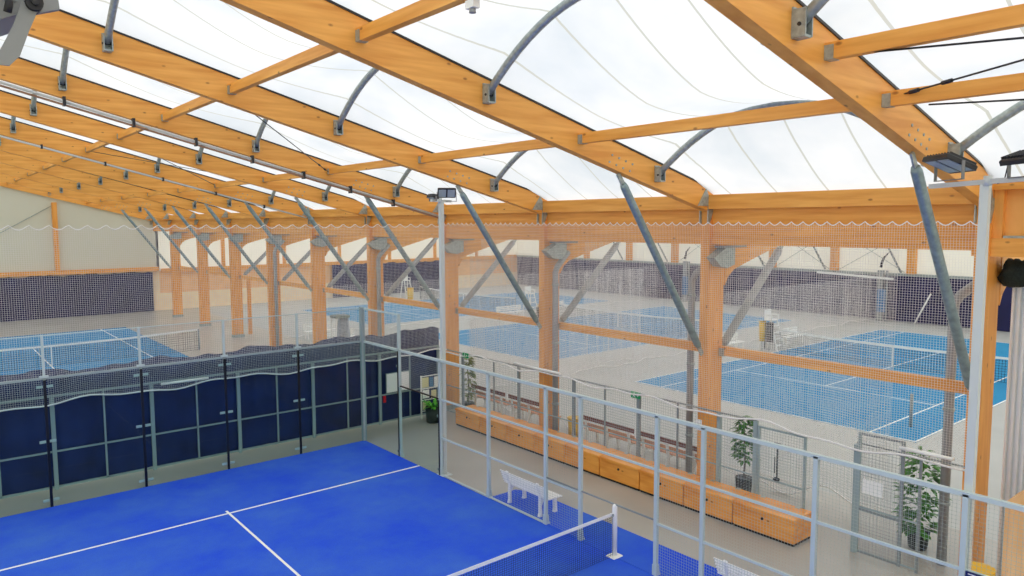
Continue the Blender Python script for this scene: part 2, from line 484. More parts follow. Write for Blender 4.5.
# small camera under the upper strut
xs = -4.85; 
t = empty('ceiling_sensor', (-4.85, -12.1, 8.98), 'small white sensor hanging below the upper strut at the top of the picture', 'sensor')
MB().box(-4.90, -4.80, -12.18, -12.02, 9.02, 9.115).build('body', WHITE, t)
MB().tube([(-4.85, -12.1, 9.03), (-4.85, -12.1, 8.97)], [.035, .045], 10).build('sensor_head', GREYP, t)

# ------------------------------------------------------------------ columns with hall B haunches, braces, rails
CX0, CX1 = 3.86, 4.46
CN = ['column at the right edge', 'tall column right of centre', 'centre column', 'column behind the far mast', 'fifth column from the right', 'sixth column from the right', 'seventh column from the right', 'eighth column from the right', 'ninth column from the right', 'farthest column']
colnames = ['glulam column at the right edge behind the white mast', 'tall glulam column right of picture centre, beside the wide netted bay', 'glulam column at picture centre with a downpipe down its face',
            'glulam column just behind the far white light mast', 'fifth glulam column from the right, above the fence corner', 'sixth glulam column from the right', 'seventh glulam column from the right',
            'eighth glulam column from the right', 'ninth glulam column from the right', 'tenth and farthest glulam column before the end wall']
for i, y in enumerate(FY):
    t = empty('timber_column', (4.16, y, 0), colnames[i], 'column', 'glulam columns between the two halls')
    MB().prism([(CX0, 0), (CX1, 0), (CX1, 5.0), (CX1+.1, 5.24), (CX1+.1, 6.0), (3.97, 6.72), (CX0, 6.72)], 1, y-.11, y+.11).build('glulam_post', W_Z, t)
    MB().box(CX0-.03, CX1+.03, y-.14, y+.14, 0, .16).build('base_shoe', GALV, t)
    MB().box(4.08, 4.26, y-.135, y-.11, 5.96, 6.24).build('fixing_plate', GALV, t)
    # rafter of the tennis hall, springing from the column
    t2 = empty('tennis_hall_rafter', (4.6, y, 5.3), 'curved haunch rafter of the tennis hall springing from the ' + CN[i], 'rafter', 'tennis hall rafters')
    P = [(4.5, 5.0), (4.62, 5.2), (4.85, 5.36), (5.3, 5.49), (6.81, 5.89), (22, 9.84), (37.2, 5.89), (39.3, 5.3), (39.3, 5.9), (22, 10.45), (4.5, 6.0)]
    MB().prism([(x, z) for x, z in P], 1, y-.12, y+.12).build('glulam_beam', W_X, t2)
    # gutter outlet: pointed steel hopper box and tray arm on the near face
    if i == 0: continue
    g = empty('gutter_hopper', (4.4, y-.2, 5.5), 'pointed grey steel gutter outlet fixed on the ' + CN[i], 'gutter outlet', 'gutter outlets on the columns')
    MB().prism([(3.72, 5.68), (3.98, 5.47), (4.25, 5.43), (4.52, 5.50), (4.52, 5.88), (4.15, 5.88)], 1, y-.36, y-.14).build('hopper', GALV, g)
    MB().box(4.05, 4.95, y-.38, y-.14, 5.89, 5.93).build('tray', DFRAME, g)

def knee(name, p, q, r, label, group):
    t = empty(name, p, label, 'brace', group)
    P, Q = Vector(p), Vector(q); d = (Q-P).normalized()
    MB().tube([P+d*.22, P+d*.30, Q-d*.30, Q-d*.22], [r*.75, r, r, r*.75], 12).build('brace_tube', BRACE, t)
    for a, s in ((P, 1), (Q, -1)):
        e = MB().bar(a-d*.03*s, a+d*s*.3, .03, r*1.3, up=(0, 0, 1) if abs(d.z) < .9 else (1, 0, 0)); e.build('end_plate', GALV, t)
    return t
for i, y in enumerate(FY):
    w = CN[i]
    knee('knee_brace', (3.82, y, 3.45), (.93, y, zl(.93)-.03), .082, 'grey steel diagonal brace from roof down to the ' + w, 'knee braces of the padel hall')
    if 1 <= i <= 7:
        knee('tennis_hall_brace', (4.5, y+.0, 3.42), (7.2, y, 5.93), .1, 'olive grey brace on the tennis hall side of the ' + w, 'knee braces of the tennis hall').children[0].data.materials[0] = GREYP
# downpipes
for i, y in enumerate(FY[:7]):
    w = CN[i]
    left = i in (0, 1, 3, 5)
    if left: px, py = 4.55, y+(.85 if i else .62); top = 5.05 if i else 4.95; E = [(px, py, top), (px+.05, py-.08, top+.18), (px+.25, py-.45, top+.55)]
    else: px, py = 4.15, y-.28; top = 5.05; E = [(px, py, top), (px+.05, py-.02, top+.16), (px+.48, py-.02, top+.58)]
    t = empty('downpipe', (px, py, 0), 'round grey downpipe standing beside the ' + w if left else 'round grey downpipe on the near face of the ' + w, 'downpipe', 'rainwater downpipes')
    MB().tube([(px, py, 0), (px, py, top)] + E[1:], .085, 12).build('pipe', GREYP, t)
    for z in (1.2, 3.0, 4.7): MB().tube([(px, py, z-.03), (px, py, z+.03)], .102, 12).build('pipe_clamp', GALV, t)
# middle rails between columns
YC = FY
for i in range(len(YC)-1):
    t = empty('timber_rail', (4.4, (YC[i]+YC[i+1])/2, 3.48), 'horizontal timber rail between column %s and column %s from the right' % (('one', 'two', 'three', 'four', 'five', 'six', 'seven', 'eight', 'nine', 'ten')[i], ('one', 'two', 'three', 'four', 'five', 'six', 'seven', 'eight', 'nine', 'ten')[i+1]), 'rail', 'middle rails between the columns')
    MB().box(4.34, 4.46, YC[i]+.11, YC[i+1]-.11, 3.37, 3.58).build('timber', W_Y, t)
    for yy, d in ((YC[i]+.11, 1), (YC[i+1]-.11, -1)):
        y0, y1 = sorted((yy, yy+d*.14)); MB().box(4.325, 4.475, y0, y1, 3.355, 3.54).build('hanger', GALV, t)
# eave beams
bayw = ['one', 'two', 'three', 'four', 'five', 'six', 'seven', 'eight', 'nine', 'ten']
for i, (a, b) in enumerate(zip(FY, FY[1:]+[ENDY])):
    o = MB().box(3.98, 4.16, a+.11, b-.11, 5.97, 6.78).build('eave_beam', W_Y, None, (4.07, (a+b)/2, 6.4))
    tag(o, 'deep glulam eave beam behind the net top in bay %s from the right' % bayw[i], 'beam', 'deep eave beams')
    o = MB().box(3.80, 3.98, a+.1, b-.1, 6.77, 7.09).build('eave_purlin', W_Y, None, (3.9, (a+b)/2, 6.9))
    tag(o, 'slender glulam purlin on top of the eave in bay %s from the right' % bayw[i], 'beam', 'eave purlins')
# valley gutter hidden between the two roofs
mb = MB().prism([(4.16, 6.45), (4.8, 6.45), (4.8, 7.0), (4.77, 7.0), (4.77, 6.5), (4.19, 6.5), (4.19, 7.05), (4.16, 7.05)], 1, -20.4, ENDY)
tag(mb.build('valley_gutter', GALV), 'long steel valley gutter between both hall roofs', 'gutter')

# framed plywood infill right of the last column
t = empty('infill_panel', (4.1, -17.6, 5.88), 'orange plywood infill panel framed in timber at the upper right edge', 'wall panel')
MB().box(4.10, 4.14, -20.4, -15.05, 6.19, 7.0).build('plywood_sheet', W_PANEL, t)
MB().box(3.92, 4.16, -20.4, -14.62, 5.88, 6.19).build('bottom_beam', W_Y, t)
MB().box(3.92, 4.14, -20.4, -14.9, 7.0, 7.14).build('top_beam', W_Y, t)
for y in (-14.98, -17.2, -19.6): MB().box(3.98, 4.12, y-.07, y+.07, 6.19, 7.0).build('upright', W_Z, t)
MB().box(3.99, 4.10, -14.82, -14.70, 6.24, 6.92).build('upright', W_Z, t)
MB().box(3.98, 4.10, -20.3, -15.07, 6.19, 6.23).build('flashing', GALV, t)
MB().box(4.02, 4.1, -14.9, -14.62, 6.66, 6.70).build('dark_clip', DARK, t)
# corrugated metal wall under it
pts = []; y = -15.08; k = 0
while y > -22:
    ph = k % 4; pts.append((4.56 if ph in (0, 1) else 4.64, y)); y -= (.034 if ph in (0, 2) else .012); k += 1
back = [(4.70, p[1]) for p in pts[::-1]]
poly = [(a, b) for a, b in pts]+back
tag(MB().prism(poly, 2, 0, 5.72).build('wall_corrugated', CORR), kind='structure')
# rolled dark net below the panel
t = empty('rolled_net', (4.4, -14.98, 5.55), 'roll of dark netting tied under the infill panel beside the right column', 'net roll')
P = [(4.42+.02*math.sin(k), -14.93-.06*k, 5.58+.015*math.cos(3*k)) for k in range(8)]
MB().tube(P, [.13, .22, .25, .24, .25, .23, .24, .18], 14).build('net_bundle', mat('dark green black netting', (.01, .018, .014), .9, 0, .5, 30), t)

# ------------------------------------------------------------------ nets
def net_between(name, path, ztop, zbot, cell, tw, label, waves=.05, period=.25, dip=.07, material=TWINE, rope=True, matrope=ROPE, nseg=9, group=None, botwave=.05, fold=0.0, stuffkind=False):
    """knotted net hung on a plan path: verticals, horizontals, scalloped head, rope foot"""
    Ls = [0]
    for a, b in zip(path[:-1], path[1:]): Ls.append(Ls[-1]+math.dist(a, b))
    T = Ls[-1]
    ph = [R.uniform(0, 6) for _ in range(4)]
    def at(s, z):
        s = max(0, min(T, s))
        for i in range(len(path)-1):
            if s <= Ls[i+1]+1e-9: break
        u = (s-Ls[i])/(Ls[i+1]-Ls[i]); a, b = path[i], path[i+1]
        x = a[0]+(b[0]-a[0])*u; y = a[1]+(b[1]-a[1])*u
        nx, ny = (b[1]-a[1]), -(b[0]-a[0]); l = math.hypot(nx, ny); nx /= l; ny /= l
        q = waves*(math.sin(s*1.3+ph[0])+.5*math.sin(s*2.9+z*.4+ph[1])) * (1-.5*min(1, max(0, (z-zbot)/(ztop-zbot))))
        if fold: q += fold*math.sin(s*9+z*.3)*(.4+.6*(1-(z-zbot)/(ztop-zbot)))
        return (x+nx*q, y+ny*q, z)
    top = lambda s: ztop - dip*abs(math.sin(PI*s/period))**1.0*1.0
    bot = lambda s: zbot + botwave*math.sin(s*1.9+ph[2]) + botwave*.6*math.sin(s*4.3+ph[3])
    t = empty(name, (path[0][0], path[0][1], zbot), label, 'safety net', group)
    g = MB()
    n = int(T/cell)
    def ribbon(P, w):
        g.tube(P, w, 3, caps=False, smooth=False)
    for i in range(n+1):
        s = i*T/n; a, b = bot(s), top(s)
        ribbon([at(s, a+(b-a)*k/nseg) for k in range(nseg+1)], tw)
    m = int((ztop-zbot)/cell); step = .35 if not fold else .14
    ns = max(2, int(T/step))
    for j in range(1, m):
        z = zbot + (ztop-dip*.3-zbot)*j/m
        ribbon([at(T*k/ns, z + (bot(T*k/ns)-zbot)*max(0, 1-j/m*3)) for k in range(ns+1)], tw)
    g.build('netting', material, t)['kind'] = 'stuff'
    if dip:
        st = period/6; k = int(T/st)
        MB().tube([at(T*i/k, top(T*i/k)) for i in range(k+1)], .011, 3, smooth=False).build('head_rope', matrope, t)
    if rope:
        k = int(T/.22)
        MB().tube([at(T*i/k, bot(T*i/k)) for i in range(k+1)], .022, 5).build('foot_rope', matrope, t)
    return t
net_between('safety_net', [(3.70, 1.10), (3.70, -14.78)], 6.48, 2.15, .046, .0029, 'long white safety net hanging in front of the columns on the right', period=.25, dip=.075)
net_between('safety_net', [(-14, 1.10), (3.70, 1.10)], 6.47, 2.19, .048, .0029, 'white safety net hanging behind the court glass on the left, above the navy fence', period=.40, dip=.12)
net_between('tennis_hall_net', [(5.55, 2.2), (5.55, -12.75)], 6.0, .22, .06, .0036, 'fine white net hanging just behind the benches in the tennis hall', dip=0, waves=.12, botwave=.16, group='tennis hall nets', nseg=8)
net_between('tennis_hall_net', [(6.0, 3.0), (38.8, 2.8)], 2.85, .05, .09, .0055, 'white divider net between the right and the middle tennis court', dip=0, waves=.1, group='tennis hall nets', nseg=5)
net_between('tennis_hall_net', [(12.8, 3.6), (16.8, 3.6)], 4.3, .04, .06, .0045, 'bunched white net with deep folds hanging beyond the benches, middle of picture', dip=0, waves=.12, fold=.12, group='tennis hall nets', nseg=6)
net_between('tennis_hall_net', [(6.0, 20.6), (38.8, 20.6)], 2.85, .05, .11, .007, 'white divider net between the middle and the far tennis court', dip=0, waves=.08, group='tennis hall nets', nseg=5)
# white weighting bars clipped to the foot of the net
for a, b, lab in (((-14.6, -13.7), 2.33, 'white plastic bar on the foot of the net near the right mast'), ((-4.6, -2.6), 2.27, 'white plastic bar on the net foot beside the centre column')):
    o = MB().tube([(3.66, a[0], b), (3.66, a[1], b)], .035, 10).build('net_bar', WHITE, None, (3.66, sum(a)/2, b)); tag(o, lab, 'bar')
o = MB().tube([(-5.3, 1.10, 2.3), (-4.1, 1.10, 2.3)], .035, 8).build('net_bar', WHITE, None, (-4.7, 1.5, 2.2)); tag(o, 'white plastic bar hanging on top of the navy fence behind the glass', 'bar')

# ------------------------------------------------------------------ padel court carpet
t = empty('padel_court_carpet', (-5, -10, 0), 'bright blue artificial grass padel court with white lines', 'sports court')
MB().box(-10, 0, -20, 0, .002, .02).build('court_turf', TURF, t)
L_ = MB(); L_.box(-10, 0, -3.05, -2.99, .019, .024); L_.build('service_line', LINE, t)
L_ = MB(); L_.box(-5.035, -4.985, -16.95, -2.85, .019, .0245); L_.build('centre_line', LINE, t)
L_ = MB(); L_.box(-10, 0, -17.0, -16.95, .019, .024); L_.build('service_line', LINE, t)
o = MB().prism([(0.02, -6.02), (.85, -6.02), (1.12, -6.5), (1.12, -13.9), (0.02, -13.9)], 2, .002, .018).build('side_carpet', TURF)
tag(o, 'strip of blue artificial grass outside the court fence under the white benches', 'carpet')

# padel net
t = empty('padel_net', (-5, -10, 0), 'padel net with white tape and dark mesh', 'sports net')
g = MB()
n = 200
def nz(x): return .9 - .03*(1-((x+5)/5)**2)
for i in range(n+1):
    x = -9.97+9.94*i/n; g.tube([(x, -10, .03), (x, -10, nz(x)-.05)], .0035, 3, caps=False, smooth=False)
for j in range(20):
    g.tube([(-9.97+9.94*k/8, -10, .03+(nz(-9.97+9.94*k/8)-.08)*j/20) for k in range(9)], .0035, 3, caps=False, smooth=False)
g.build('netting', BTWINE, t)['kind'] = 'stuff'
P = [(-9.97+9.94*k/16) for k in range(17)]
mb = MB()
for a, b in zip(P[:-1], P[1:]): mb.bar((a, -10, nz(a)-.025), (b, -10, nz(b)-.025), .012, .06)
mb.build('top_tape', WHITE, t)
for x, lab in ((.03, 'white net post with a square foot plate at the court edge'), (-10.03, 'white net post at the left court edge')):
    p = empty('net_post', (x, -10, 0), lab, 'net post', 'padel net posts')
    mb = MB().tube([(x, -10, .03), (x, -10, 1.0), (x, -10, 1.04), (x, -10, 1.06)], [.05, .05, .04, .012], 12); pp = mb.build('post', WHITE, p)
    MB().rbox(x-.13, x+.13, -10.11, -9.89, .018, .04, .01).build('foot_plate', WHITE, pp)
    MB().tube([(x-.05*(1 if x > -5 else -1), -10, .85), (x-.09*(1 if x > -5 else -1), -10, .86)], .03, 8).build('winder', GALV, pp)

# ------------------------------------------------------------------ padel enclosure
FP = .04   # half post
t = empty('court_side_fence', (0, -10, 0), 'pale grey mesh fence with posts along the right side of the padel court', 'fence')
SY = [-4, -6, -8, -9.05, -11, -12, -14, -16, -18, -20]
X = .045
def footp(x, y): return MB().prism([(x-.04, 0), (x+.10, 0), (x+.05, .10), (x+.04, .22), (x-.04, .22)], 1, y-.05, y+.05)
for y in [0]+[-2]+SY:
    top = 4.0 if y in (0, -2) else 3.0
    if y != 0:
        MB().box(X-.035, X+.035, y-.035, y+.035, 0.0, top).build('post', CAGE, t)
        footp(X, y).build('post_foot', CAGE, t)
MB().box(X-.035, X+.035, -20, -.0, 2.97, 3.03).build('top_rail', CAGE, t)
MB().box(X-.03, X+.03, -2, 0, 3.96, 4.0).build('upper_rail', CAGE, t)
MB().box(X-.02, X+.02, -20, -4, 1.98, 2.02).build('middle_rail', CAGE, t)
MB().box(X-.02, X+.02, -4, -2, 1.99, 2.02).build('middle_rail', EDGE, t)
for a, b in ((-9.05, -4), (-20, -11)): MB().box(X-.02, X+.02, a, b, .98, 1.02).build('low_rail', CAGE, t)
MB().tube([(X, -11, 1.05), (X, -8, 1.05)], .018, 6).build('door_cord', DFRAME, t)
def mesh_panel(P, Q, z0, z1, cell, r, parent, material, name='mesh_panel'):
    g = MB(); P, Q = Vector(P), Vector(Q); L = (Q-P).length; n = max(1, int(L/cell)); m_ = max(1, int((z1-z0)/cell))
    for i in range(n+1):
        p = P+(Q-P)*i/n; g.tube([(p.x, p.y, z0), (p.x, p.y, z1)], r, 4, caps=False, smooth=False)
    for j in range(m_+1):
        z = z0+(z1-z0)*j/m_; g.tube([(P.x, P.y, z), (Q.x, Q.y, z)], r, 4, caps=False, smooth=False)
    return g.build(name, material, parent)
mesh_panel((X, -4, 0), (X, -2, 0), 2.0, 3.0, .052, .0019, t, WIRE)
mesh_panel((X, -2, 0), (X, 0, 0), 3.0, 4.0, .052, .0019, t, WIRE)
for a, b, z0 in ((-6, -4, .05), (-8, -6, .05), (-9.05, -8, .05), (-11, -9.05, 2.0), (-12, -11, .05), (-14, -12, .05), (-16, -14, .05), (-18, -16, .05), (-20, -18, .05)):
    mesh_panel((X, a, 0), (X, b, 0), z0, 3.0, .052, .0019, t, WIRE)
MB().box(X-.03, X+.02, -8, -4, .02, .05).build('bottom_rail', CAGE, t)
# back fence: mesh band above the glass
t = empty('court_back_fence', (-5, 0, 0), 'steel band of mesh on top of the glass end wall with slim posts', 'fence')
Yb = .045
for x in (-8, -6, -4, -2, -10):
    MB().box(x-.025, x+.025, Yb-.03, Yb+.03, 2.95, 4.0).build('upper_post', CAGE, t)
MB().box(-.05, .05, -.04, .10, 0, 4.02).build('corner_post', FRAME, t)
MB().box(-10.05, 0, Yb-.03, Yb+.03, 2.98, 3.03).build('top_rail', FRAME, t)
MB().tube([(-10, Yb, 3.98), (0, Yb, 3.98)], .012, 6).build('top_wire', CAGE, t)
for x in (-8, -6, -4, -2): MB().box(x-.09, x+.09, Yb-.045, Yb+.02, 3.02, 3.07).build('post_shoe', CAGE, t)
for a in (-10, -8, -6, -4, -2): mesh_panel((a, Yb, 0), (a+2, Yb, 0), 3.0, 3.98, .052, .0019, t, WIRE)

def glass_panel(p, q, h, label):
    P, Q = Vector(p), Vector(q); mid = (P+Q)/2
    t = empty('glass_panel', (mid.x, mid.y, 0), label, 'glass panel', 'tempered glass panels of the padel court')
    al = abs(Q.x-P.x) > .1
    if al:
        a, b = sorted((P.x, Q.x)); MB().box(a+.012, b-.012, -.006, .006, .02, h-.02).build('glass_pane', GLASS, t)
        MB().box(b-.030, b+.028, -.014, .014, .02, h-.03).build('sealed_edge', EDGE, t) if b < -.5 else None
        for xx in ((b,) if b < -.5 else ()):
            for z in (.18, 1.55, 2.82):
                for s in (-1, 1):
                    MB().rbox(xx+s*.10-.065, xx+s*.10+.025+.04, .008, .035, z-.03, z+.03, .006).build('clamp', CAGE, t)
    else:
        a, b = sorted((P.y, Q.y)); MB().box(-.006, .006, a+.012, b-.012, .02, h-.02).build('glass_pane', GLASS, t)
        MB().box(-.014, .014, a+.005, a+.03, .02, h-.02).build('sealed_edge', EDGE, t)
        for z in (.15, h-.45):
            for s in (1,):
                MB().rbox(.01, .04, a+.04, a+.13, z-.03, z+.03, .006).build('clamp', GALV, t)
    return t
nm = ['rightmost, at the court corner', 'second from the corner', 'third from the corner', 'fourth from the corner', 'leftmost, at the picture edge']
for i, b in enumerate((0, -2, -4, -6, -8)):
    glass_panel((b-2, 0, 0), (b, 0, 0), 3.0, 'tall clear glass panel of the back wall, ' + nm[i])
glass_panel((0, -2, 0), (0, 0, 0), 3.0, 'tall clear glass panel on the court side next to the corner')
glass_panel((0, -4, 0), (0, -2, 0), 2.0, 'lower clear glass panel on the court side before the mesh fence')

# ------------------------------------------------------------------ light masts
def floodlight(c, ax, tilt, label, w=.36, d=.30, grp='floodlights on the masts', braces=True, az=None, hang=.22):
    """flat LED floodlight: finned housing, two lens blocks, U bracket down to the arm"""
    t = empty('floodlight', c, label, 'floodlight', grp)
    Mx = Matrix.Rotation(ax, 4, 'Z') @ Matrix.Rotation(tilt, 4, 'X')
    def put(mb, name, mt, M=Mx, par=None):
        mb.v = [(M @ Vector(p))[:] for p in mb.v]; mb.v = [(a+c[0], b+c[1], e+c[2]) for a, b, e in mb.v]; return mb.build(name, mt, par or t)
    hs = put(MB().rbox(-w/2, w/2, -d/2, d/2, -.035, .035, .015), 'housing', DARK)
    f_ = MB()
    for k in range(9): 
        x = -w/2+.03+(w-.06)*k/8; f_.box(x-.006, x+.006, -d/2+.03, d/2-.03, .03, .065)
    put(f_, 'cooling_fins', DARK, par=hs)
    for s in (-1, 1): put(MB().box(s*w*.24-w*.2, s*w*.24+w*.2, -d*.4, d*.4, -.042, -.034), 'lens', LENS, par=hs)
    M0 = Matrix.Rotation(ax, 4, 'Z')
    b = MB()
    for s in (-1, 1): b.bar((s*(w/2+.012), 0, .02), (s*(w/2+.012), 0, -hang), .012, .04, up=(0, 1, 0))
    b.bar((-w/2-.02, 0, -hang), (w/2+.02, 0, -hang), .04, .012)
    put(b, 'mounting_bracket', FLGREY, M0)
    return t
def mast(x, y, h, adir, half, label, off=0):
    t = empty('light_mast', (x, y, 0), label, 'light mast', 'light masts of the padel court')
    MB().box(x-.05, x+.05, y-.05, y+.05, 0, h).build('pole', MAST, t)
    MB().rbox(x-.15, x+.15, y-.15, y+.15, 0, .03, .01).build('base_plate', MAST, t)
    dx, dy = adir
    MB().bar((x+dx*(off-half), y+dy*(off-half), h+.03), (x+dx*(off+half), y+dy*(off+half), h+.03), .06, .06).build('cross_arm', MAST, t)
    MB().tube([(x-.06, y-.04, h-.02), (x-.06, y-.04, h+.1)], .05, 10).build('junction_cap', MAST, t)
    return t
mast(.14, -4.0, 7.0, (.93, .36), .42, 'white light mast far away behind the court side fence')
floodlight((.33, -3.97, 7.24), -.5, -1.0, 'dark floodlight facing the camera on the far mast', w=.46, d=.26)
floodlight((-.17, -4.10, 7.12), 1.5, .2, 'dark floodlight turned away on the far mast', w=.3, d=.2, hang=.1)
mast(.145, -16.0, 6.93, (.615, .788), 1.2, 'white light mast standing close to the right picture edge', off=-.05)
floodlight((.52, -15.44, 7.24), .91, .40, 'dark floodlight with visible lenses, left one on the right mast', w=.56, d=.44)
floodlight((-.30, -16.52, 7.20), .91, -.35, 'dark floodlight seen from its back, at the right picture edge', w=.46, d=.30)
o = MB().tube([(.30, -15.80, 6.99), (.24, -15.90, 6.93), (.145, -16.05, 6.98), (.05, -16.16, 6.93), (-.06, -16.26, 6.97), (-.10, -16.30, 7.14), (-.16, -16.34, 7.20)], .008, 6).build('power_cable', BLACK)
tag(o, 'black cable looping between the two floodlights on the right mast', 'cable')
mast(-10.7, -16.2, 6.93, (0, 1), .6, 'white light mast just outside the left picture edge')
# close floodlight, top left corner
c = Vector((-9.98, -16.25, 7.24))
t = empty('floodlight', c, 'large grey floodlight close to the camera in the upper left corner', 'floodlight', 'floodlights on the masts')
MB().prism([(-10.30, 7.10), (-9.98, 7.135), (-9.93, 7.15), (-9.86, 7.185), (-9.86, 7.235), (-10.3, 7.20)], 1, -16.32, -15.98).build('housing', FLGREY, t)
MB().prism([(-9.86, 7.185), (-9.83, 7.19), (-9.75, 7.22), (-9.76, 7.34), (-9.86, 7.34)], 1, -16.30, -16.27).build('side_plate', FLGREY, t)
f_ = MB()
for k in range(18):
    x = -10.29+k*.024; f_.box(x-.004, x+.004, -16.33, -15.98, 7.20+.001*k, 7.30)
f_.build('cooling_fins', FLGREY, t)
MB().prism([(-9.865, 7.215), (-9.82, 7.195), (-9.85, 7.12), (-9.88, 7.035), (-9.91, 7.0), (-10.7, 6.985), (-10.7, 7.03), (-9.935, 7.045), (-9.895, 7.13)], 1, -16.352, -16.338).build('mounting_bracket', FLGREY, t)
b = MB().tube([(-9.832, -16.30, 7.212), (-9.832, -16.375, 7.212)], .026, 14); b.tube([(-9.832, -16.37, 7.212), (-9.832, -16.39, 7.212)], .012, 8); b.build('pivot_bolt', BLACK, t)
MB().tube([(-9.90, -16.33, 7.22), (-9.905, -16.39, 7.19), (-9.91, -16.38, 7.165)], .012, 8).build('cable_gland', BLACK, t)

# ------------------------------------------------------------------ navy screen fence behind the court
t = empty('screen_fence', (-4, 1.3, 0), 'grey steel frame fence lined with navy tarpaulin behind the glass end wall', 'fence')
yF = 1.28
PX = [-14.4, -12.2, -9.98, -7.73, -5.50, -3.25, -1.02, 1.25, 3.5]
for x in PX: MB().box(x-.045, x+.045, yF-.03, yF+.03, 0, 2.33).build('post', FRAME, t)
for a, b in zip(PX[:-1], PX[1:]):
    MB().box((a+b)/2-.02, (a+b)/2+.02, yF-.02, yF+.02, .05, 2.33).build('thin_post', FRAME, t)
    MB().box(a, b, yF-.02, yF+.02, .93, .97).build('middle_rail', FRAME, t)
    MB().box(a, b, yF-.02, yF+.02, .04, .09).build('bottom_rail', FRAME, t)
    MB().box(a, b, yF-.03, yF+.03, 2.30, 2.35).build('top_rail', FRAME, t)
# tarpaulin: wavy sheet with thickness, ragged upper hem
def sheet(x0, x1, y, z0, ztop, amp, seed, nx=160, nz=8):
    rr = random.Random(seed); p = [rr.uniform(0, 6) for _ in range(6)]
    vs = []
    for side in (0, .012):
        for i in range(nx+1):
            x = x0+(x1-x0)*i/nx
            zt = ztop+.05*math.sin(x*2.3+p[0])+.03*math.sin(x*5.1+p[1])+.015*math.sin(x*11+p[2])
            for j in range(nz+1):
                z = z0+(zt-z0)*j/nz
                q = amp*(math.sin(x*6+p[3]+z*.8)+.6*math.sin(x*14+p[4]-z*1.3)+.5*math.sin(x*2.1+z*2+p[5]))
                vs.append((x, y+q+side, z))
    n1 = (nx+1)*(nz+1); fs = []
    for i in range(nx):
        for j in range(nz):
            a = i*(nz+1)+j; b = a+nz+1
            fs.append((a, b, b+1, a+1)); fs.append((n1+a, n1+a+1, n1+b+1, n1+b))
        a = i*(nz+1)+nz; b = a+nz+1; fs.append((a, b, n1+b, n1+a))
    return MB().add(vs, fs, True)
sheet(-14.3, 3.62, yF+.10, .06, 2.93, .018, 3).build('tarpaulin', NAVY, t)

# ------------------------------------------------------------------ notices, easel, potted plant in the corner
t = empty('notice_board', (1.9, 1.22, 1.0), 'blank white board hung on the grey frame left of the fence corner', 'board')
MB().rbox(1.47, 2.30, 1.20, 1.23, 1.02, 1.62, .008).build('panel', PAPER, t)
MB().box(1.45, 2.32, 1.225, 1.245, .995, 1.645).build('rim', FRAME, t)
MB().box(1.33, 1.41, -.0+1.18, 1.235, .72, .93).build('red_tag', REDP, t)
t = empty('easel_board', (3.05, .98, 0), 'white frame board with pinned leaflets standing behind the plant', 'board')
for x in (2.62, 3.46): MB().box(x-.02, x+.02, .96, 1.0, 0, 1.45).build('leg', WHITE, t)
for z in (.25, .62, 1.0, 1.42): MB().box(2.62, 3.46, .965, .995, z-.015, z+.015).build('cross_bar', WHITE, t)
MB().box(2.64, 2.90, .955, .965, 1.05, 1.38).build('leaflet', PAPERY, t)
MB().box(3.12, 3.40, .955, .965, 1.02, 1.36).build('leaflet', PAPER, t)
MB().box(2.66, 2.92, .955, .965, .68, .96).build('leaflet', PAPER, t)
MB().box(3.0, 3.2, .955, .965, .66, .92).build('leaflet', PAPERY, t)
MB().box(2.66, 2.95, .955, .965, .30, .56).build('leaflet', PAPERY, t)
MB().box(2.94, 3.08, .955, .965, 1.04, 1.36).build('leaflet', BLUEP, t)
def leaf(g, base, d, L, w, curl=.3):
    base = Vector(base); d = Vector(d).normalized(); s = d.cross(Vector((0, 0, 1)))
    s = s.normalized() if s.length > .05 else Vector((1, 0, 0)); n = s.cross(d)
    pts = []
    for k, ww in ((0, .15), (.35, 1), (.7, .8), (1, .05)):
        c = base + d*L*k - Vector((0, 0, 1))*curl*L*k*k
        pts += [c - s*w*ww/2, c + n*w*.12*ww, c + s*w*ww/2]
    g.add(pts, [(3*i+a, 3*i+a+1, 3*i+a+4, 3*i+a+3) for i in range(3) for a in (0, 1)], True)
t = empty('potted_plant', (2.72, .42, 0), 'bright green leafy plant in a dark round pot by the fence corner', 'plant')
cx, cy = 2.72, .42
MB().tube([(cx, cy, 0), (cx, cy, .02), (cx, cy, .5), (cx, cy, .52), (cx, cy, .47)], [.20, .23, .26, .25, .22], 18).build('pot', POT, t)
MB().tube([(cx, cy, .44), (cx, cy, .48)], .22, 16).build('soil', SOIL, t)
g = MB()
for k in range(46):
    a = R.uniform(0, 2*PI); e = R.uniform(.5, 1.5)
    leaf(g, (cx+.08*math.cos(a), cy+.08*math.sin(a), .47), (math.cos(a)*.8, math.sin(a)*.8, e), R.uniform(.35, .62), .09, .45)
g.build('foliage', LEAF2, t)
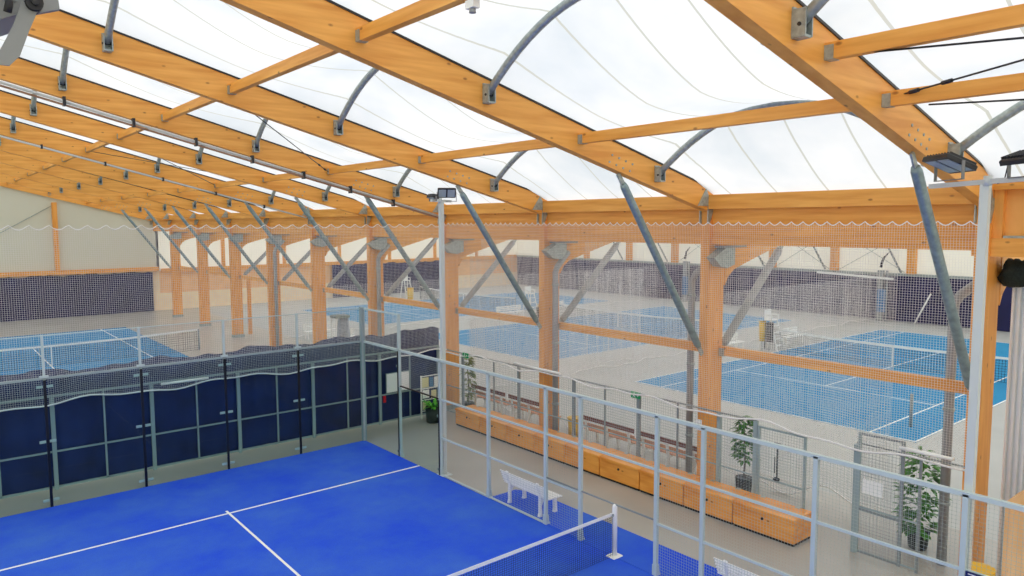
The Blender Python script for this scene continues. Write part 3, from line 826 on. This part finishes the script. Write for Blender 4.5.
def bushy(loc, h, wd, label, n=170, lw=.09, pot=.3, potm=POT, leafm=LEAF, trunk=.5):
    x, y = loc
    t = empty('potted_tree', (x, y, 0), label, 'plant', 'potted trees in the tennis hall')
    po = MB().tube([(x, y, 0), (x, y, .02), (x, y, .36), (x, y, .38)], [.15, .17, .21, .2], 14).build('pot', potm, t)
    MB().tube([(x, y, .3), (x, y, .345)], .18, 12).build('soil', SOIL, po)
    MB().tube([(x, y, .33), (x+.03, y, h*.4), (x, y+.02, h*.75), (x, y, h*.9)], [.025, .022, .016, .008], 6).build('trunk', STEM, t)
    g = MB()
    for k in range(n):
        z = R.uniform(trunk, h); q = (z-trunk)/(h-trunk); rr = wd*(.35+.65*math.sin(PI*min(1, .15+q*.85)))*math.sqrt(R.random())
        a = R.uniform(0, 2*PI)
        leaf(g, (x+rr*math.cos(a)*.7, y+rr*math.sin(a)*.7, z), (math.cos(a), math.sin(a), R.uniform(-.2, .7)), R.uniform(.12, .24), lw, .5)
    g.build('foliage', leafm, t)
bushy((4.95, -9.66), 1.85, .32, 'dark leaved potted tree beside the tall column right of centre', 220, trunk=.8)
bushy((4.95, -13.6), 2.0, .55, 'bushy potted tree low behind the gate at the lower right', 380, trunk=.35)
bushy((4.28, .62), 1.95, .28, 'olive leaved potted tree behind the fence near the far mast', 190, leafm=mat('olive leaf', (.20, .24, .05), .6, 0, .4, 9))
bushy((5.1, 9.2), 1.5, .4, 'small potted shrub behind the navy fence, right of the covered chair', 160, leafm=mat('grey leaf', (.16, .2, .12), .6, 0, .4, 9))

# ------------------------------------------------------------------ wooden storage benches
SB = [(-.34, -1.62), (-1.63, -2.9), (-2.91, -4.16), (-4.17, -5.40), (-5.41, -6.69), (-6.70, -8.01), (-8.02, -9.31), (-9.32, -10.6), (-10.61, -12.02)]
for i, (b, a) in enumerate(SB):
    t = empty('storage_bench', (3.4, (a+b)/2, 0), 'orange wooden storage bench box, %s in the row counted from the far end' % ('first', 'second', 'third', 'fourth', 'fifth', 'sixth', 'seventh', 'eighth', 'ninth and last')[i], 'storage bench', 'row of wooden storage benches')
    MB().box(3.09, 3.74, a+.02, b-.02, 0, .06).build('plinth', BLACK, t)
    MB().rbox(3.06, 3.76, a+.006, b-.006, .06, .49, .012).build('box_body', W_BOX, t)
    li = MB().rbox(3.04, 3.78, a+.003, b-.003, .495, .56, .012).build('lid', W_BOX, t)
    MB().tube([(3.035, (a+b)/2, .38), (3.06, (a+b)/2, .38)], .028, 12).build('finger_hole', BLACK, t)
    h_ = MB(); h_.box(3.70, 3.79, a+.25, a+.36, .50, .565); h_.build('hinge', GALV, li)
    h_ = MB(); h_.box(3.70, 3.79, b-.36, b-.25, .50, .565); h_.build('hinge', GALV, li)

# ------------------------------------------------------------------ low fence between the halls
t = empty('divider_fence', (3.97, -6, 0), 'grey mesh fence with a thin top rail between padel hall and tennis courts', 'fence')
yp = [1.45, .25, -1.42, -2.64, -5.01, -6.18, -7.35, -8.56, -9.73, -10.66, -12.86, -14.03]
thick = {1.45, .25, -2.64, -5.01, -7.35, -9.73, -10.66, -12.86}
XF = 3.88 - .06
XF = 3.80
for y in yp:
    w = .045 if y in thick else .022
    MB().box(XF-w*.7, XF+w*.7, y-w, y+w, 0, 2.17).build('post', DFRAME if y not in (-9.73, -10.66, -12.86) else FRAME, t)
ends = [(1.45, -10.66), (-12.86, -14.7)]
MB().tube([(XF, 1.45, 2.17), (XF, -10.66, 2.17)], .022, 8).build('top_rail', DFRAME, t)
for a, b in zip(yp[:-1], yp[1:]):
    if (a, b) == (-10.66, -12.86): continue
    MB().box(XF-.015, XF+.015, b, a, .93, .96).build('middle_rail', FRAME, t)
    MB().box(XF-.015, XF+.015, b, a, .05, .08).build('bottom_rail', FRAME, t)
    mesh_panel((XF, b, 0), (XF, a, 0), .05, 2.15, .07, .0022, t, DWIRE)
MB().tube([(XF, -12.86, 2.2), (XF, -14.9, 2.2)], .016, 8).build('top_rail', DFRAME, t)
# gate in that fence
t = empty('fence_gate', (3.80, -11.2, 0), 'mesh gate leaf with black handle bar in the divider fence', 'gate')
y0, y1 = -11.8, -10.74
for y in (y0, y1): MB().box(3.775, 3.825, y-.025, y+.025, .03, 2.08).build('gate_stile', FRAME, t)
for z in (.06, .95, 2.06): MB().box(3.78, 3.82, y0, y1, z-.02, z+.02).build('gate_rail', FRAME, t)
mesh_panel((3.8, y0, 0), (3.8, y1, 0), .05, 2.05, .06, .0022, t, DWIRE)
hb = MB().tube([(3.74, -11.22, 1.02), (3.74, -11.22, 1.76)], .018, 8); hb.build('handle_bar', BLACK, t)
MB().tube([(3.74, -11.16, 1.15), (3.74, -11.16, 1.5)], .012, 8).build('latch_rod', BLACK, t)
MB().rbox(3.71, 3.80, -11.28, -11.12, 1.72, 1.80, .01).build('lock_case', BLACK, t)
MB().rbox(3.71, 3.80, -11.26, -11.14, 1.0, 1.05, .01).build('lock_foot', BLACK, t)
t = empty('fence_gate', (3.80, -13.3, 0), 'second gate leaf with a white notice, left of the right mast', 'gate')
y0, y1 = -13.72, -12.92
for y in (y0, y1): MB().box(3.765, 3.805, y-.03, y+.03, .03, 2.42).build('gate_stile', DFRAME if y < -13.5 else FRAME, t)
for z in (.06, .9, 2.40): MB().box(3.77, 3.80, y0, y1, z-.02, z+.02).build('gate_rail', DFRAME, t)
mesh_panel((3.79, y0, 0), (3.79, y1, 0), .05, 2.38, .06, .0022, t, DWIRE)
o = MB().box(3.735, 3.745, -13.40, -13.02, 1.26, 1.54).build('notice_sheet', PAPER, None, (3.74, -13.2, 1.4)); tag(o, 'white notice sheet hanging on the second gate', 'sign')
# exit signs on fence posts
def exit_sign(y, lab):
    t = empty('exit_sign', (3.74, y, 2.12), lab, 'sign', 'green exit signs')
    MB().rbox(3.72, 3.75, y-.15, y+.15, 2.06, 2.22, .005).build('plate', GREEN, t)
    g = MB(); x0 = 3.716
    g.tube([(x0, y+.03, 2.195), (x0, y+.03, 2.205)], .014, 8)
    g.bar((x0, y+.03, 2.18), (x0, y+.045, 2.13), .004, .03, up=(0, 1, 0))
    g.bar((x0, y+.045, 2.13), (x0, y+.0, 2.08), .004, .016, up=(0, 1, 0)); g.bar((x0, y+.045, 2.13), (x0, y+.08, 2.09), .004, .016, up=(0, 1, 0))
    g.bar((x0, y+.03, 2.175), (x0, y-.01, 2.15), .004, .012, up=(0, 1, 0)); g.bar((x0, y+.03, 2.175), (x0, y+.08, 2.15), .004, .012, up=(0, 1, 0))
    g.prism([(y-.11, 2.14), (y-.06, 2.18), (y-.06, 2.10)], 0, x0-.002, x0+.004)
    g.build('pictogram', WHITE, t)
    return t
exit_sign(-7.30, 'small green exit sign on the divider fence right of centre')
exit_sign(.0, 'small green exit sign on the divider fence beside the far mast')
# papers fixed to columns
for p, lab in (((3.84, 1.42, 1.55), 'white paper notice on the column behind the far mast'), ((3.84, -9.15, 1.75), 'white bracket notice on the tall column right of centre')):
    o = MB().box(p[0]-.008, p[0], p[1]-.08, p[1]+.09, p[2]-.13, p[2]+.13).build('paper_notice', PAPER, None, p); tag(o, lab, 'notice')

# ------------------------------------------------------------------ white garden benches on the side carpet
def garden_bench(y0, y1, label):
    t = empty('garden_bench', (.40, (y0+y1)/2, 0.018), label, 'bench', 'white garden benches beside the court')
    for k in range(6):
        z = .45+.058*k; x = .235-.025*k
        MB().rbox(x-.012, x+.012, y0, y1, z, z+.030, .004).build('back_slat', WHITE, t)
    for k in range(6):
        x = .27+.072*k; MB().rbox(x, x+.055, y0, y1, .43-.002*k, .452-.002*k, .004).build('seat_slat', WHITE, t)
    for y in (y0+.22, y1-.22):
        leg = MB()
        w = .035
        # rear leg continues into the backrest, front leg splays, apron arch between
        leg.prism([(.16, .018), (.25, .018), (.245, .10), (.235, .26), (.28, .36), (.36, .395), (.50, .395), (.585, .34), (.615, .24), (.625, .10), (.60, .018), (.70, .018), (.69, .12), (.68, .28), (.69, .43), (.27, .43), (.255, .50), (.14, .79), (.105, .78), (.19, .50), (.19, .40), (.185, .25), (.19, .10)], 1, y-w, y+w)
        leg.build('leg_frame', WHITE, t)
    return t
garden_bench(-7.85, -6.35, 'white plastic slatted bench on the blue strip outside the mesh fence')
garden_bench(-13.75, -12.2, 'white slatted bench cut by the bottom picture edge, nearer the camera')

# ------------------------------------------------------------------ spectator benches in the tennis hall
def spectator_bench(y0, y1, label):
    x = 4.78
    t = empty('spectator_bench', (x+.25, (y0+y1)/2, 0), label, 'bench', 'spectator benches facing the tennis courts')
    MB().rbox(x-.02, x+.02, y0, y1, .74, .86, .006).build('backrest_slat', W_RED, t)
    MB().rbox(x+.01, x+.04, y0, y1, .56, .66, .006).build('backrest_slat', W_SLAT, t)
    for k in range(3): MB().rbox(x+.08+.14*k, x+.19+.14*k, y0, y1, .42, .45, .006).build('seat_slat', W_SLAT, t)
    for y in (y0+.18, (y0+y1)/2, y1-.18):
        MB().prism([(x-.06, 0), (x+.02, 0), (x+.05, .36), (x+.42, .36), (x+.46, 0), (x+.53, 0), (x+.49, .42), (x+.05, .42), (x+.0, .74), (x-.05, .74), (x-.0, .42)], 1, y-.035, y+.035).build('side_frame', WHITE, t)
    return t
for i, (a, b) in enumerate(((-.75, 1.1), (-3.0, -.95), (-6.35, -4.35), (-8.5, -6.5))):
    spectator_bench(a, b, ('farthest', 'second farthest', 'third', 'nearest')[i] + ' red and orange slatted bench on white legs behind the divider fence')
t = empty('ball_basket', (4.7, -4.72, 0), 'yellow plastic crate standing at the end of the spectator benches', 'crate')
MB().tube([(4.72, -4.1, 0), (4.72, -4.1, .72)], [.17, .2], 14).build('body', YEL, t)
MB().tube([(4.72, -4.1, .70), (4.72, -4.1, .74)], .215, 14).build('rim', YEL, t)
t.location = (4.72, -4.1, 0)
for c in t.children: c.data.transform(Matrix.Translation((4.7-4.72, -4.72+4.1, 0)))

# ------------------------------------------------------------------ tennis courts
def court(x0, x1, y0, y1, longx, material, label):
    t = empty('tennis_court', ((x0+x1)/2, (y0+y1)/2, 0), label, 'tennis court', 'blue tennis courts')
    MB().box(x0, x1, y0, y1, .002, .012).build('court_surface', material, t)
    W = .06
    def seg(a, b, c, d, nme):
        MB().box(min(a, c)-(W/2 if a == c else 0), max(a, c)+(W/2 if a == c else 0), min(b, d)-(W/2 if b == d else 0), max(b, d)+(W/2 if b == d else 0), .011, .016).build(nme, LINE, t)
    if longx:
        a, b = x0+.03, x1-.03; c, d = y0+.03, y1-.03; s = (y1-y0)*.125; m_ = (x0+x1)/2; q = (x1-x0)*.2692; my = (y0+y1)/2
        for y in (c, d): seg(a, y, b, y, 'side_line')
        for y in (y0+s, y1-s): seg(a, y, b, y, 'side_line')
        for x in (a, b): seg(x, c, x, d, 'base_line')
        for x in (m_-q, m_+q): seg(x, y0+s, x, y1-s, 'service_line')
        seg(m_-q, my, m_+q, my, 'centre_line')
    else:
        a, b = y0+.03, y1-.03; c, d = x0+.03, x1-.03; s = (x1-x0)*.125; m_ = (y0+y1)/2; q = (y1-y0)*.2692; mx = (x0+x1)/2
        for x in (x0+s, x1-s): seg(x, a, x, b, 'side_line')
        for y in (m_-q, m_+q): seg(x0+s, y, x1-s, y, 'service_line')
        seg(mx, m_-q, mx, m_+q, 'centre_line')
    return t
court(12.3, 34.6, -10.65, .2, True, TENNIS, 'right blue tennis court seen through the wide netted bay')
court(12.3, 34.6, 5.8, 16.6, True, TENNIS, 'middle blue tennis court behind the bunched white net')
court(12.3, 34.6, 22.0, 33.0, True, TENNIS, 'far blue tennis court at the back of the tennis hall')
court(-11.0, .1, 8.0, 31.6, False, TENNIS2, 'blue tennis court beyond the navy fence at the left edge')
def tnet(P, Q, label):
    P, Q = Vector(P), Vector(Q); L = (Q-P).length; d = (Q-P).normalized()
    t = empty('tennis_net', (P+Q)/2, label, 'sports net', 'tennis nets')
    h = lambda u: .92+.15*(2*u-1)**2
    g = MB(); n = int(L/.11)
    for i in range(n+1):
        u = i/n; p = P+(Q-P)*u; g.tube([(p.x, p.y, .02), (p.x, p.y, h(u))], .008, 3, caps=False, smooth=False)
    for j in range(9):
        g.tube([(*(P+(Q-P)*k/10).xy, .02+(h(k/10)-.02)*j/9) for k in range(11)], .008, 3, caps=False, smooth=False)
    g.build('netting', BTWINE, t)['kind'] = 'stuff'
    tp = MB()
    for k in range(12): tp.bar((*(P+(Q-P)*k/12).xy, h(k/12)), (*(P+(Q-P)*(k+1)/12).xy, h((k+1)/12)), .03, .09)
    tp.build('top_tape', WHITE, t)
    c = (P+Q)/2; sd = d*.045
    MB().bar((c.x, c.y, 0.012), (c.x, c.y, .93), .08, .04, up=tuple(d)).build('centre_strap', WHITE, t)
    for p in (P, Q): MB().tube([(p.x, p.y, 0), (p.x, p.y, 1.09)], .045, 10).build('net_post', WHITE if False else DFRAME, t)
    return t
tnet((23.45, -11.55, 0), (23.45, 1.1, 0), 'tennis net across the right tennis court')
tnet((23.45, 4.9, 0), (23.45, 17.5, 0), 'tennis net across the middle tennis court')
tnet((23.45, 21.1, 0), (23.45, 33.9, 0), 'tennis net across the far tennis court')
tnet((-11.9, 19.8, 0), (1.1, 19.8, 0), 'tennis net beyond the navy fence at the left')
o = MB().tube([(13.9, -9.85, 0), (13.9, -9.85, 1.07)], .05, 10).build('singles_stick', DFRAME, None, (13.9, -9.85, 0)); tag(o, 'slim dark pole standing on the right tennis court below the timber rail', 'pole')
o = MB().tube([(14.6, 16.0, 0), (14.6, 16.0, 1.0)], .05, 8).build('singles_stick', DFRAME, None, (14.6, 16, 0)); tag(o, 'slim dark pole near the middle tennis court seen left of the far mast', 'pole')

def umpire(x, y, rz, label):
    t = empty('umpire_chair', (x, y, 0), label, 'umpire chair', 'umpire chairs between the tennis courts')
    def put(mb, n, mt):
        M = Matrix.Rotation(rz, 4, 'Z'); mb.v = [((M @ Vector(p))+Vector((x, y, 0)))[:] for p in mb.v]; return mb.build(n, mt, t)
    for sx in (-1, 1):
        put(MB().bar((sx*.35, .55, 0), (sx*.26, .12, 1.55), .06, .06), 'leg', WHITE)
        put(MB().bar((sx*.35, -.45, 0), (sx*.26, -.2, 1.55), .06, .06), 'leg', WHITE)
    for k in range(4): 
        z = .3+.32*k; yy = .55-.43*z/1.55; put(MB().bar((-.33+.05*z/1.5, yy, z), (.33-.05*z/1.5, yy, z), .08, .04), 'step', WHITE)
    put(MB().rbox(-.3, .3, -.24, .2, 1.52, 1.58, .015), 'seat', WHITE)
    put(MB().rbox(-.3, .3, -.28, -.22, 1.55, 2.05, .015), 'backrest', WHITE)
    for sx in (-1, 1):
        put(MB().bar((sx*.3, -.22, 1.8), (sx*.3, .18, 1.8), .06, .05), 'armrest', WHITE)
        put(MB().bar((sx*.3, .16, 1.58), (sx*.3, .16, 1.8), .05, .05), 'armrest_post', WHITE)
    return t
umpire(23.3, .65, PI, 'white umpire chair beside the right tennis court, with yellow and black bins')
umpire(23.2, 19.2, PI, 'white umpire chair behind the diagonal brace near picture centre')
umpire(22.9, 35.2, PI, 'farthest white umpire chair, above a small yellow bin left of the mast')
def bin_(x, y, z0, z1, m_, name, label, r=.16):
    t = empty(name, (x, y, z0), label, 'bin', 'bins at the umpire chairs')
    MB().tube([(x, y, z0), (x, y, z1)], [r*.85, r], 12).build('body', m_, t)
    MB().tube([(x, y, z1-.03), (x, y, z1)], r*1.1, 12).build('rim', m_, t)
    if z0 > 0: MB().tube([(x, y, 0), (x, y, z0)], .03, 6).build('stand', DFRAME, t)
bin_(22.78, .86, .5, 1.5, YEL, 'waste_bin', 'yellow bin on a thin stand at the right umpire chair', .17)
bin_(22.86, .50, .5, 1.45, DARK, 'waste_bin', 'dark bin standing right of the yellow bin at the right umpire chair', .2)
bin_(23.6, 18.5, 0, .8, YEL, 'waste_bin', 'yellow bin at the middle umpire chair beside the centre column', .22)
bin_(22.8, 34.4, 0, 1.0, YEL, 'waste_bin', 'yellow bin far away left of the far mast', .3)
bin_(23.0, 18.0, 0, .7, DARK, 'waste_bin', 'dark bin beside the brace near picture centre', .2)
def court_bench(x, y, L, label, ry=0):
    t = empty('court_bench', (x, y, 0), label, 'bench', 'white benches between the tennis courts')
    for k in range(3): MB().rbox(x-L/2, x+L/2, y-.2+.14*k, y-.09+.14*k, .42, .46, .006).build('seat_slat', WHITE, t)
    for k in range(3): MB().rbox(x-L/2, x+L/2, y+.22, y+.25, .52+.12*k, .61+.12*k, .006).build('back_slat', WHITE, t)
    for xx in (x-L/2+.15, x+L/2-.15): MB().prism([(y-.22, 0), (y-.15, 0), (y-.12, .36), (y+.15, .36), (y+.2, 0), (y+.27, 0), (y+.26, .86), (y+.21, .86), (y+.2, .42), (y-.2, .42)], 0, xx-.03, xx+.03).build('side_frame', WHITE, t)
    return t
court_bench(25.7, .9, 1.9, 'white bench right of the right umpire chair')
court_bench(21.2, 1.7, 2.2, 'white bench left of the right umpire chair')
court_bench(21.2, 18.9, 2.2, 'white bench left of the middle umpire chair')
court_bench(25.4, 18.9, 1.9, 'white bench behind the middle umpire chair')
court_bench(7.2, 16.2, 1.9, 'pale bench behind the column, left of the grey covered chair')
court_bench(7.6, 19.4, 1.9, 'pale bench farther back behind the columns on the left')
# covered chair seen over the navy fence
t = empty('covered_chair', (5.9, 13.1, 0), 'tall grey covered chair standing over the navy fence between two columns', 'chair')
MB().tube([(5.9, 13.1, 0), (5.9, 13.1, 1.0), (5.9, 13.1, 1.75), (5.95, 13.1, 2.05), (6.0, 13.1, 2.1)], [.35, .32, .27, .22, .05], 12).build('cover', mat('grey fabric cover', (.35, .38, .42), .8, 0, .2, 4), t)
MB().rbox(5.35, 6.1, 12.75, 13.45, 1.95, 2.08, .03).build('canopy', mat('grey green canopy', (.24, .28, .24), .8, 0, .2, 4), t)
for dx, dy in ((-.5, -.25), (-.5, .25)): MB().tube([(5.9+dx, 13.1+dy, 0), (5.9+dx, 13.1+dy, 1.96)], .03, 8).build('leg', WHITE, t)
o = MB().box(5.0, 5.18, 23.4, 23.6, 0, 3.2).build('timber_post', W_Z, None, (5.1, 23.5, 0)); tag(o, 'thin orange timber post standing between the far columns', 'post')

# ------------------------------------------------------------------ walls
mb = MB().prism([(-23.2, 3.3), (4.3, 3.3), (4.3, 6.4), (3.9, 7.1), (RIDGE, 10.7), (-23.2, 7.1)], 1, ENDY, ENDY+.12); struct(mb, 'wall_back', CREAM)
mb = MB().box(-23.2, 4.3, ENDY, ENDY+.12, 0, 3.3); struct(mb, 'wall_back_lower', PEACH2)
o = sheet(-23, 3.78, ENDY-.2, .02, 2.95, .03, 9, 220, 4).build('hall_curtain', NAVYW); tag(o, 'dark navy curtain along the foot of the cream end wall', 'curtain')
o = MB().box(-23, 4.2, ENDY-.32, ENDY-.02, 3.0, 3.3).build('wall_timber', W_X, None, (-9, ENDY-.15, 3.15)); tag(o, 'long horizontal timber on the cream end wall above the curtain', 'beam')
o = MB().box(-2.42, -2.12, ENDY-.3, ENDY-.02, 3.3, 8.0).build('wall_post', W_Z, None, (-2.3, ENDY-.15, 3.3)); tag(o, 'upright timber post on the cream end wall', 'post')
o = MB().box(-10.2, -9.9, ENDY-.3, ENDY-.02, 3.3, 9.9).build('wall_post', W_Z, None, (-10, ENDY-.15, 3.3)); tag(o, 'upright timber post at the middle of the end wall', 'post')
mb = MB().tube([(-2.2, ENDY-.15, 7.9), (-8.6, ENDY-.15, 4.0)], .03, 6)
o = mb.build('wall_brace_rod', GALV); tag(o, 'thin diagonal bracing rod on the cream end wall', 'brace rod')
struct(MB().box(-23.4, -23.2, -26, ENDY, 0, 7.2), 'wall_left', CREAMB)
struct(MB().box(-23.2, 39.5, -26.1, -26, 0, 10.5), 'wall_front', CREAMB)
# tennis hall far side wall
XW = 39.4
struct(MB().box(XW, XW+.12, -26, ENDY, 3.0, 6.0), 'wall_right', CREAMB)
struct(MB().box(XW, XW+.12, -26, ENDY, 0, 3.0), 'wall_right_lower', PEACH2)
vs = MB()
def sheety(y0, y1, x, z0, z1, amp, n=260):
    vs = []
    for side in (0, .012):
        for i in range(n+1):
            y = y0+(y1-y0)*i/n
            for z in (z0, (z0+z1)/2, z1): vs.append((x+amp*math.sin(y*5)+amp*.5*math.sin(y*13+z)+side, y, z))
    N1 = (n+1)*3; fs = []
    for i in range(n):
        for j in (0, 1):
            a = i*3+j; b = a+3; fs.append((a, b, b+1, a+1)); fs.append((N1+a, N1+a+1, N1+b+1, N1+b))
        fs.append((i*3+2, i*3+5, N1+i*3+5, N1+i*3+2))
    return MB().add(vs, fs, True)
o = sheety(-25, 39.7, XW-.2, .02, 2.95, .03).build('hall_curtain', NAVYW); tag(o, 'dark navy curtain along the far side wall of the tennis hall', 'curtain')
o = MB().box(XW-.2, XW, -25, ENDY, 2.95, 3.12).build('wall_timber', GALV, None, (XW-.1, 7, 3.0)); tag(o, 'grey horizontal rail above the navy curtain on the far side wall', 'rail')
for i, y in enumerate([-14.8, -9.2, -5.6, .45, 5.5, 10.2, 14.6, 19.2, 24.2, 29.5]):
    o = MB().box(XW-.35, XW, y-.25, y+.25, 3.12, 5.9).build('wall_post', W_Z, None, (XW-.2, y, 3.12)); tag(o, 'timber post on the far tennis hall wall, number %d from the right' % (i+1), 'post', 'posts on the far wall')
    if 1 < i < 9:
        o = MB().tube([(XW-.5, y+.5, 3.2), (XW-1.6, y+1.5, 6.0)], .06, 8).build('wall_strut', DFRAME); tag(o, 'dark slanting strut beside timber post number %d of the far wall' % (i+1), 'strut', 'slanting struts on the far wall')
for i, (a, b) in enumerate(((.9, 5.2), (5.9, 10.0), (10.6, 14.2), (14.9, 18.9))):
    for s in (0, 1):
        p, q = ((XW-.1, a, 3.2), (XW-.1, b, 5.8)) if s else ((XW-.1, b, 3.2), (XW-.1, a, 5.8))
        o = MB().tube([p, q], .02, 5).build('cross_cable', GALV); tag(o, '%s thin cable of the cross bracing in far wall field %d from the right' % (('falling', 'rising')[s], i+1), 'bracing cable', 'cross bracing on the far wall')
# end wall of the tennis hall
struct(MB().prism([(4.15, 2.95), (39.5, 2.95), (39.5, 6.0), (22, 10.4), (4.15, 7.2)], 1, ENDY, ENDY+.12), 'wall_tennis_end', CREAMB)
struct(MB().box(4.3, 39.5, ENDY, ENDY+.12, 0, 1.3), 'wall_tennis_end_lower', PEACH2)
struct(MB().box(4.3, 39.5, ENDY, ENDY+.12, 1.3, 2.95), 'wall_tennis_end_band', PEACH)
o = MB().box(4.4, 39.3, ENDY-.2, ENDY-.01, 2.85, 3.15).build('wall_timber', W_X, None, (22, ENDY-.1, 3)); tag(o, 'orange timber rail across the tennis hall end wall', 'beam')
o = sheet(18.2, 31.2, ENDY-.26, .02, 2.85, .03, 12, 120, 4).build('hall_curtain', NAVYW); tag(o, 'dark curtain on the tennis hall end wall seen left of the far mast', 'curtain')
for i, x in enumerate((9, 14, 19, 24, 29, 34)):
    o = MB().box(x-.12, x+.12, ENDY-.22, ENDY-.01, 3.15, 6.4).build('wall_post', W_Z, None, (x, ENDY-.1, 3.15)); tag(o, 'timber post on the tennis hall end wall, number %d from the left' % (i+1), 'post', 'posts on the tennis end wall')
# objects at the far wall
def pillar(y, lab, lab2):
    t = empty('curtain_mast', (XW-.75, y, 0), lab, 'mast')
    MB().rbox(XW-.85, XW-.65, y-.40, y-.02, 0, 3.3, .02).build('white_panel', GREYP, t)
    MB().tube([(XW-.8, y-.62, 0), (XW-.8, y-.62, 3.3)], .06, 8).build('pole', DFRAME, t)
    MB().tube([(XW-.8, y-.2, 3.5), (XW-.8, y-.35, 4.1), (XW-.8, y-.7, 4.5)], [.09, .07, .02], 8).build('curled_top', DARK, t)
    MB().rbox(XW-1.0, XW-.85, y-.62, y-.10, .6, 2.1, .05).build('blue_pad', BLUEP, t)
pillar(2.3, 'white mast with a blue pad standing before the far curtain at right', '')
pillar(17.9, 'white mast with a blue pad before the far curtain, right of the central brace', '')
t = empty('light_batten', (38.5, 3.7, 2.75), 'long white light batten in front of the far navy curtain', 'lamp')
MB().bar((38.4, 6.3, 3.0), (38.4, 1.2, 2.8), .12, .14).build('tube_housing', WHITE, t)
for y in (5.5, 3.9, 2.0): MB().tube([(38.45, y, 2.95), (39.2, y, 3.05)], .03, 6).build('holder', GALV, t)
o = MB().tube([(38.6, -.1, 0), (38.6, -1.0, 2.0)], .05, 8).build('leaning_pole', WHITE, None, (38.6, -.5, 0)); tag(o, 'white pole leaning before the far navy curtain left of the right mast', 'pole')

# ------------------------------------------------------------------ things at the lower right
t = empty('wooden_cabinet', (2.4, -16.9, 0), 'pale plywood cabinet side cut by the lower right picture corner', 'cabinet')
MB().prism([(-17.9, 0), (-15.74, 0), (-15.74, 2.20), (-16.05, 2.50), (-17.9, 2.50)], 0, 2.5, 3.1).build('body', W_PLY, t)
MB().box(2.47, 2.50, -17.85, -15.82, .08, 2.1).build('door', W_PLY, t)
t = empty('yellow_tub', (2.3, -15.42, 0), 'yellow plastic tub beside the plywood cabinet, at the bottom right', 'tub')
MB().tube([(2.5, -15.45, 0), (2.5, -15.45, 1.02)], [.16, .2], 14).build('body', YEL, t)
MB().tube([(2.5, -15.45, 1.0), (2.5, -15.45, 1.05)], .215, 14).build('rim', YEL, t)
t = empty('court_sign', (0.0, -16.15, 1.95), 'small navy sign plate fixed low on the fence at the bottom edge', 'sign')
MB().rbox(-.01, .004, -16.34, -16.05, 1.82, 2.02, .004).build('plate', BLUED, t)
MB().box(-.013, -.010, -16.31, -16.08, 1.985, 1.995).build('white_border', WHITE, t)
# ------------------------------------------------------------------ light
w = bpy.data.worlds.new('overcast sky'); sc.world = w; w.use_nodes = True
bg = w.node_tree.nodes['Background']; bg.inputs['Color'].default_value = (.98, .99, 1, 1); bg.inputs['Strength'].default_value = 1.85
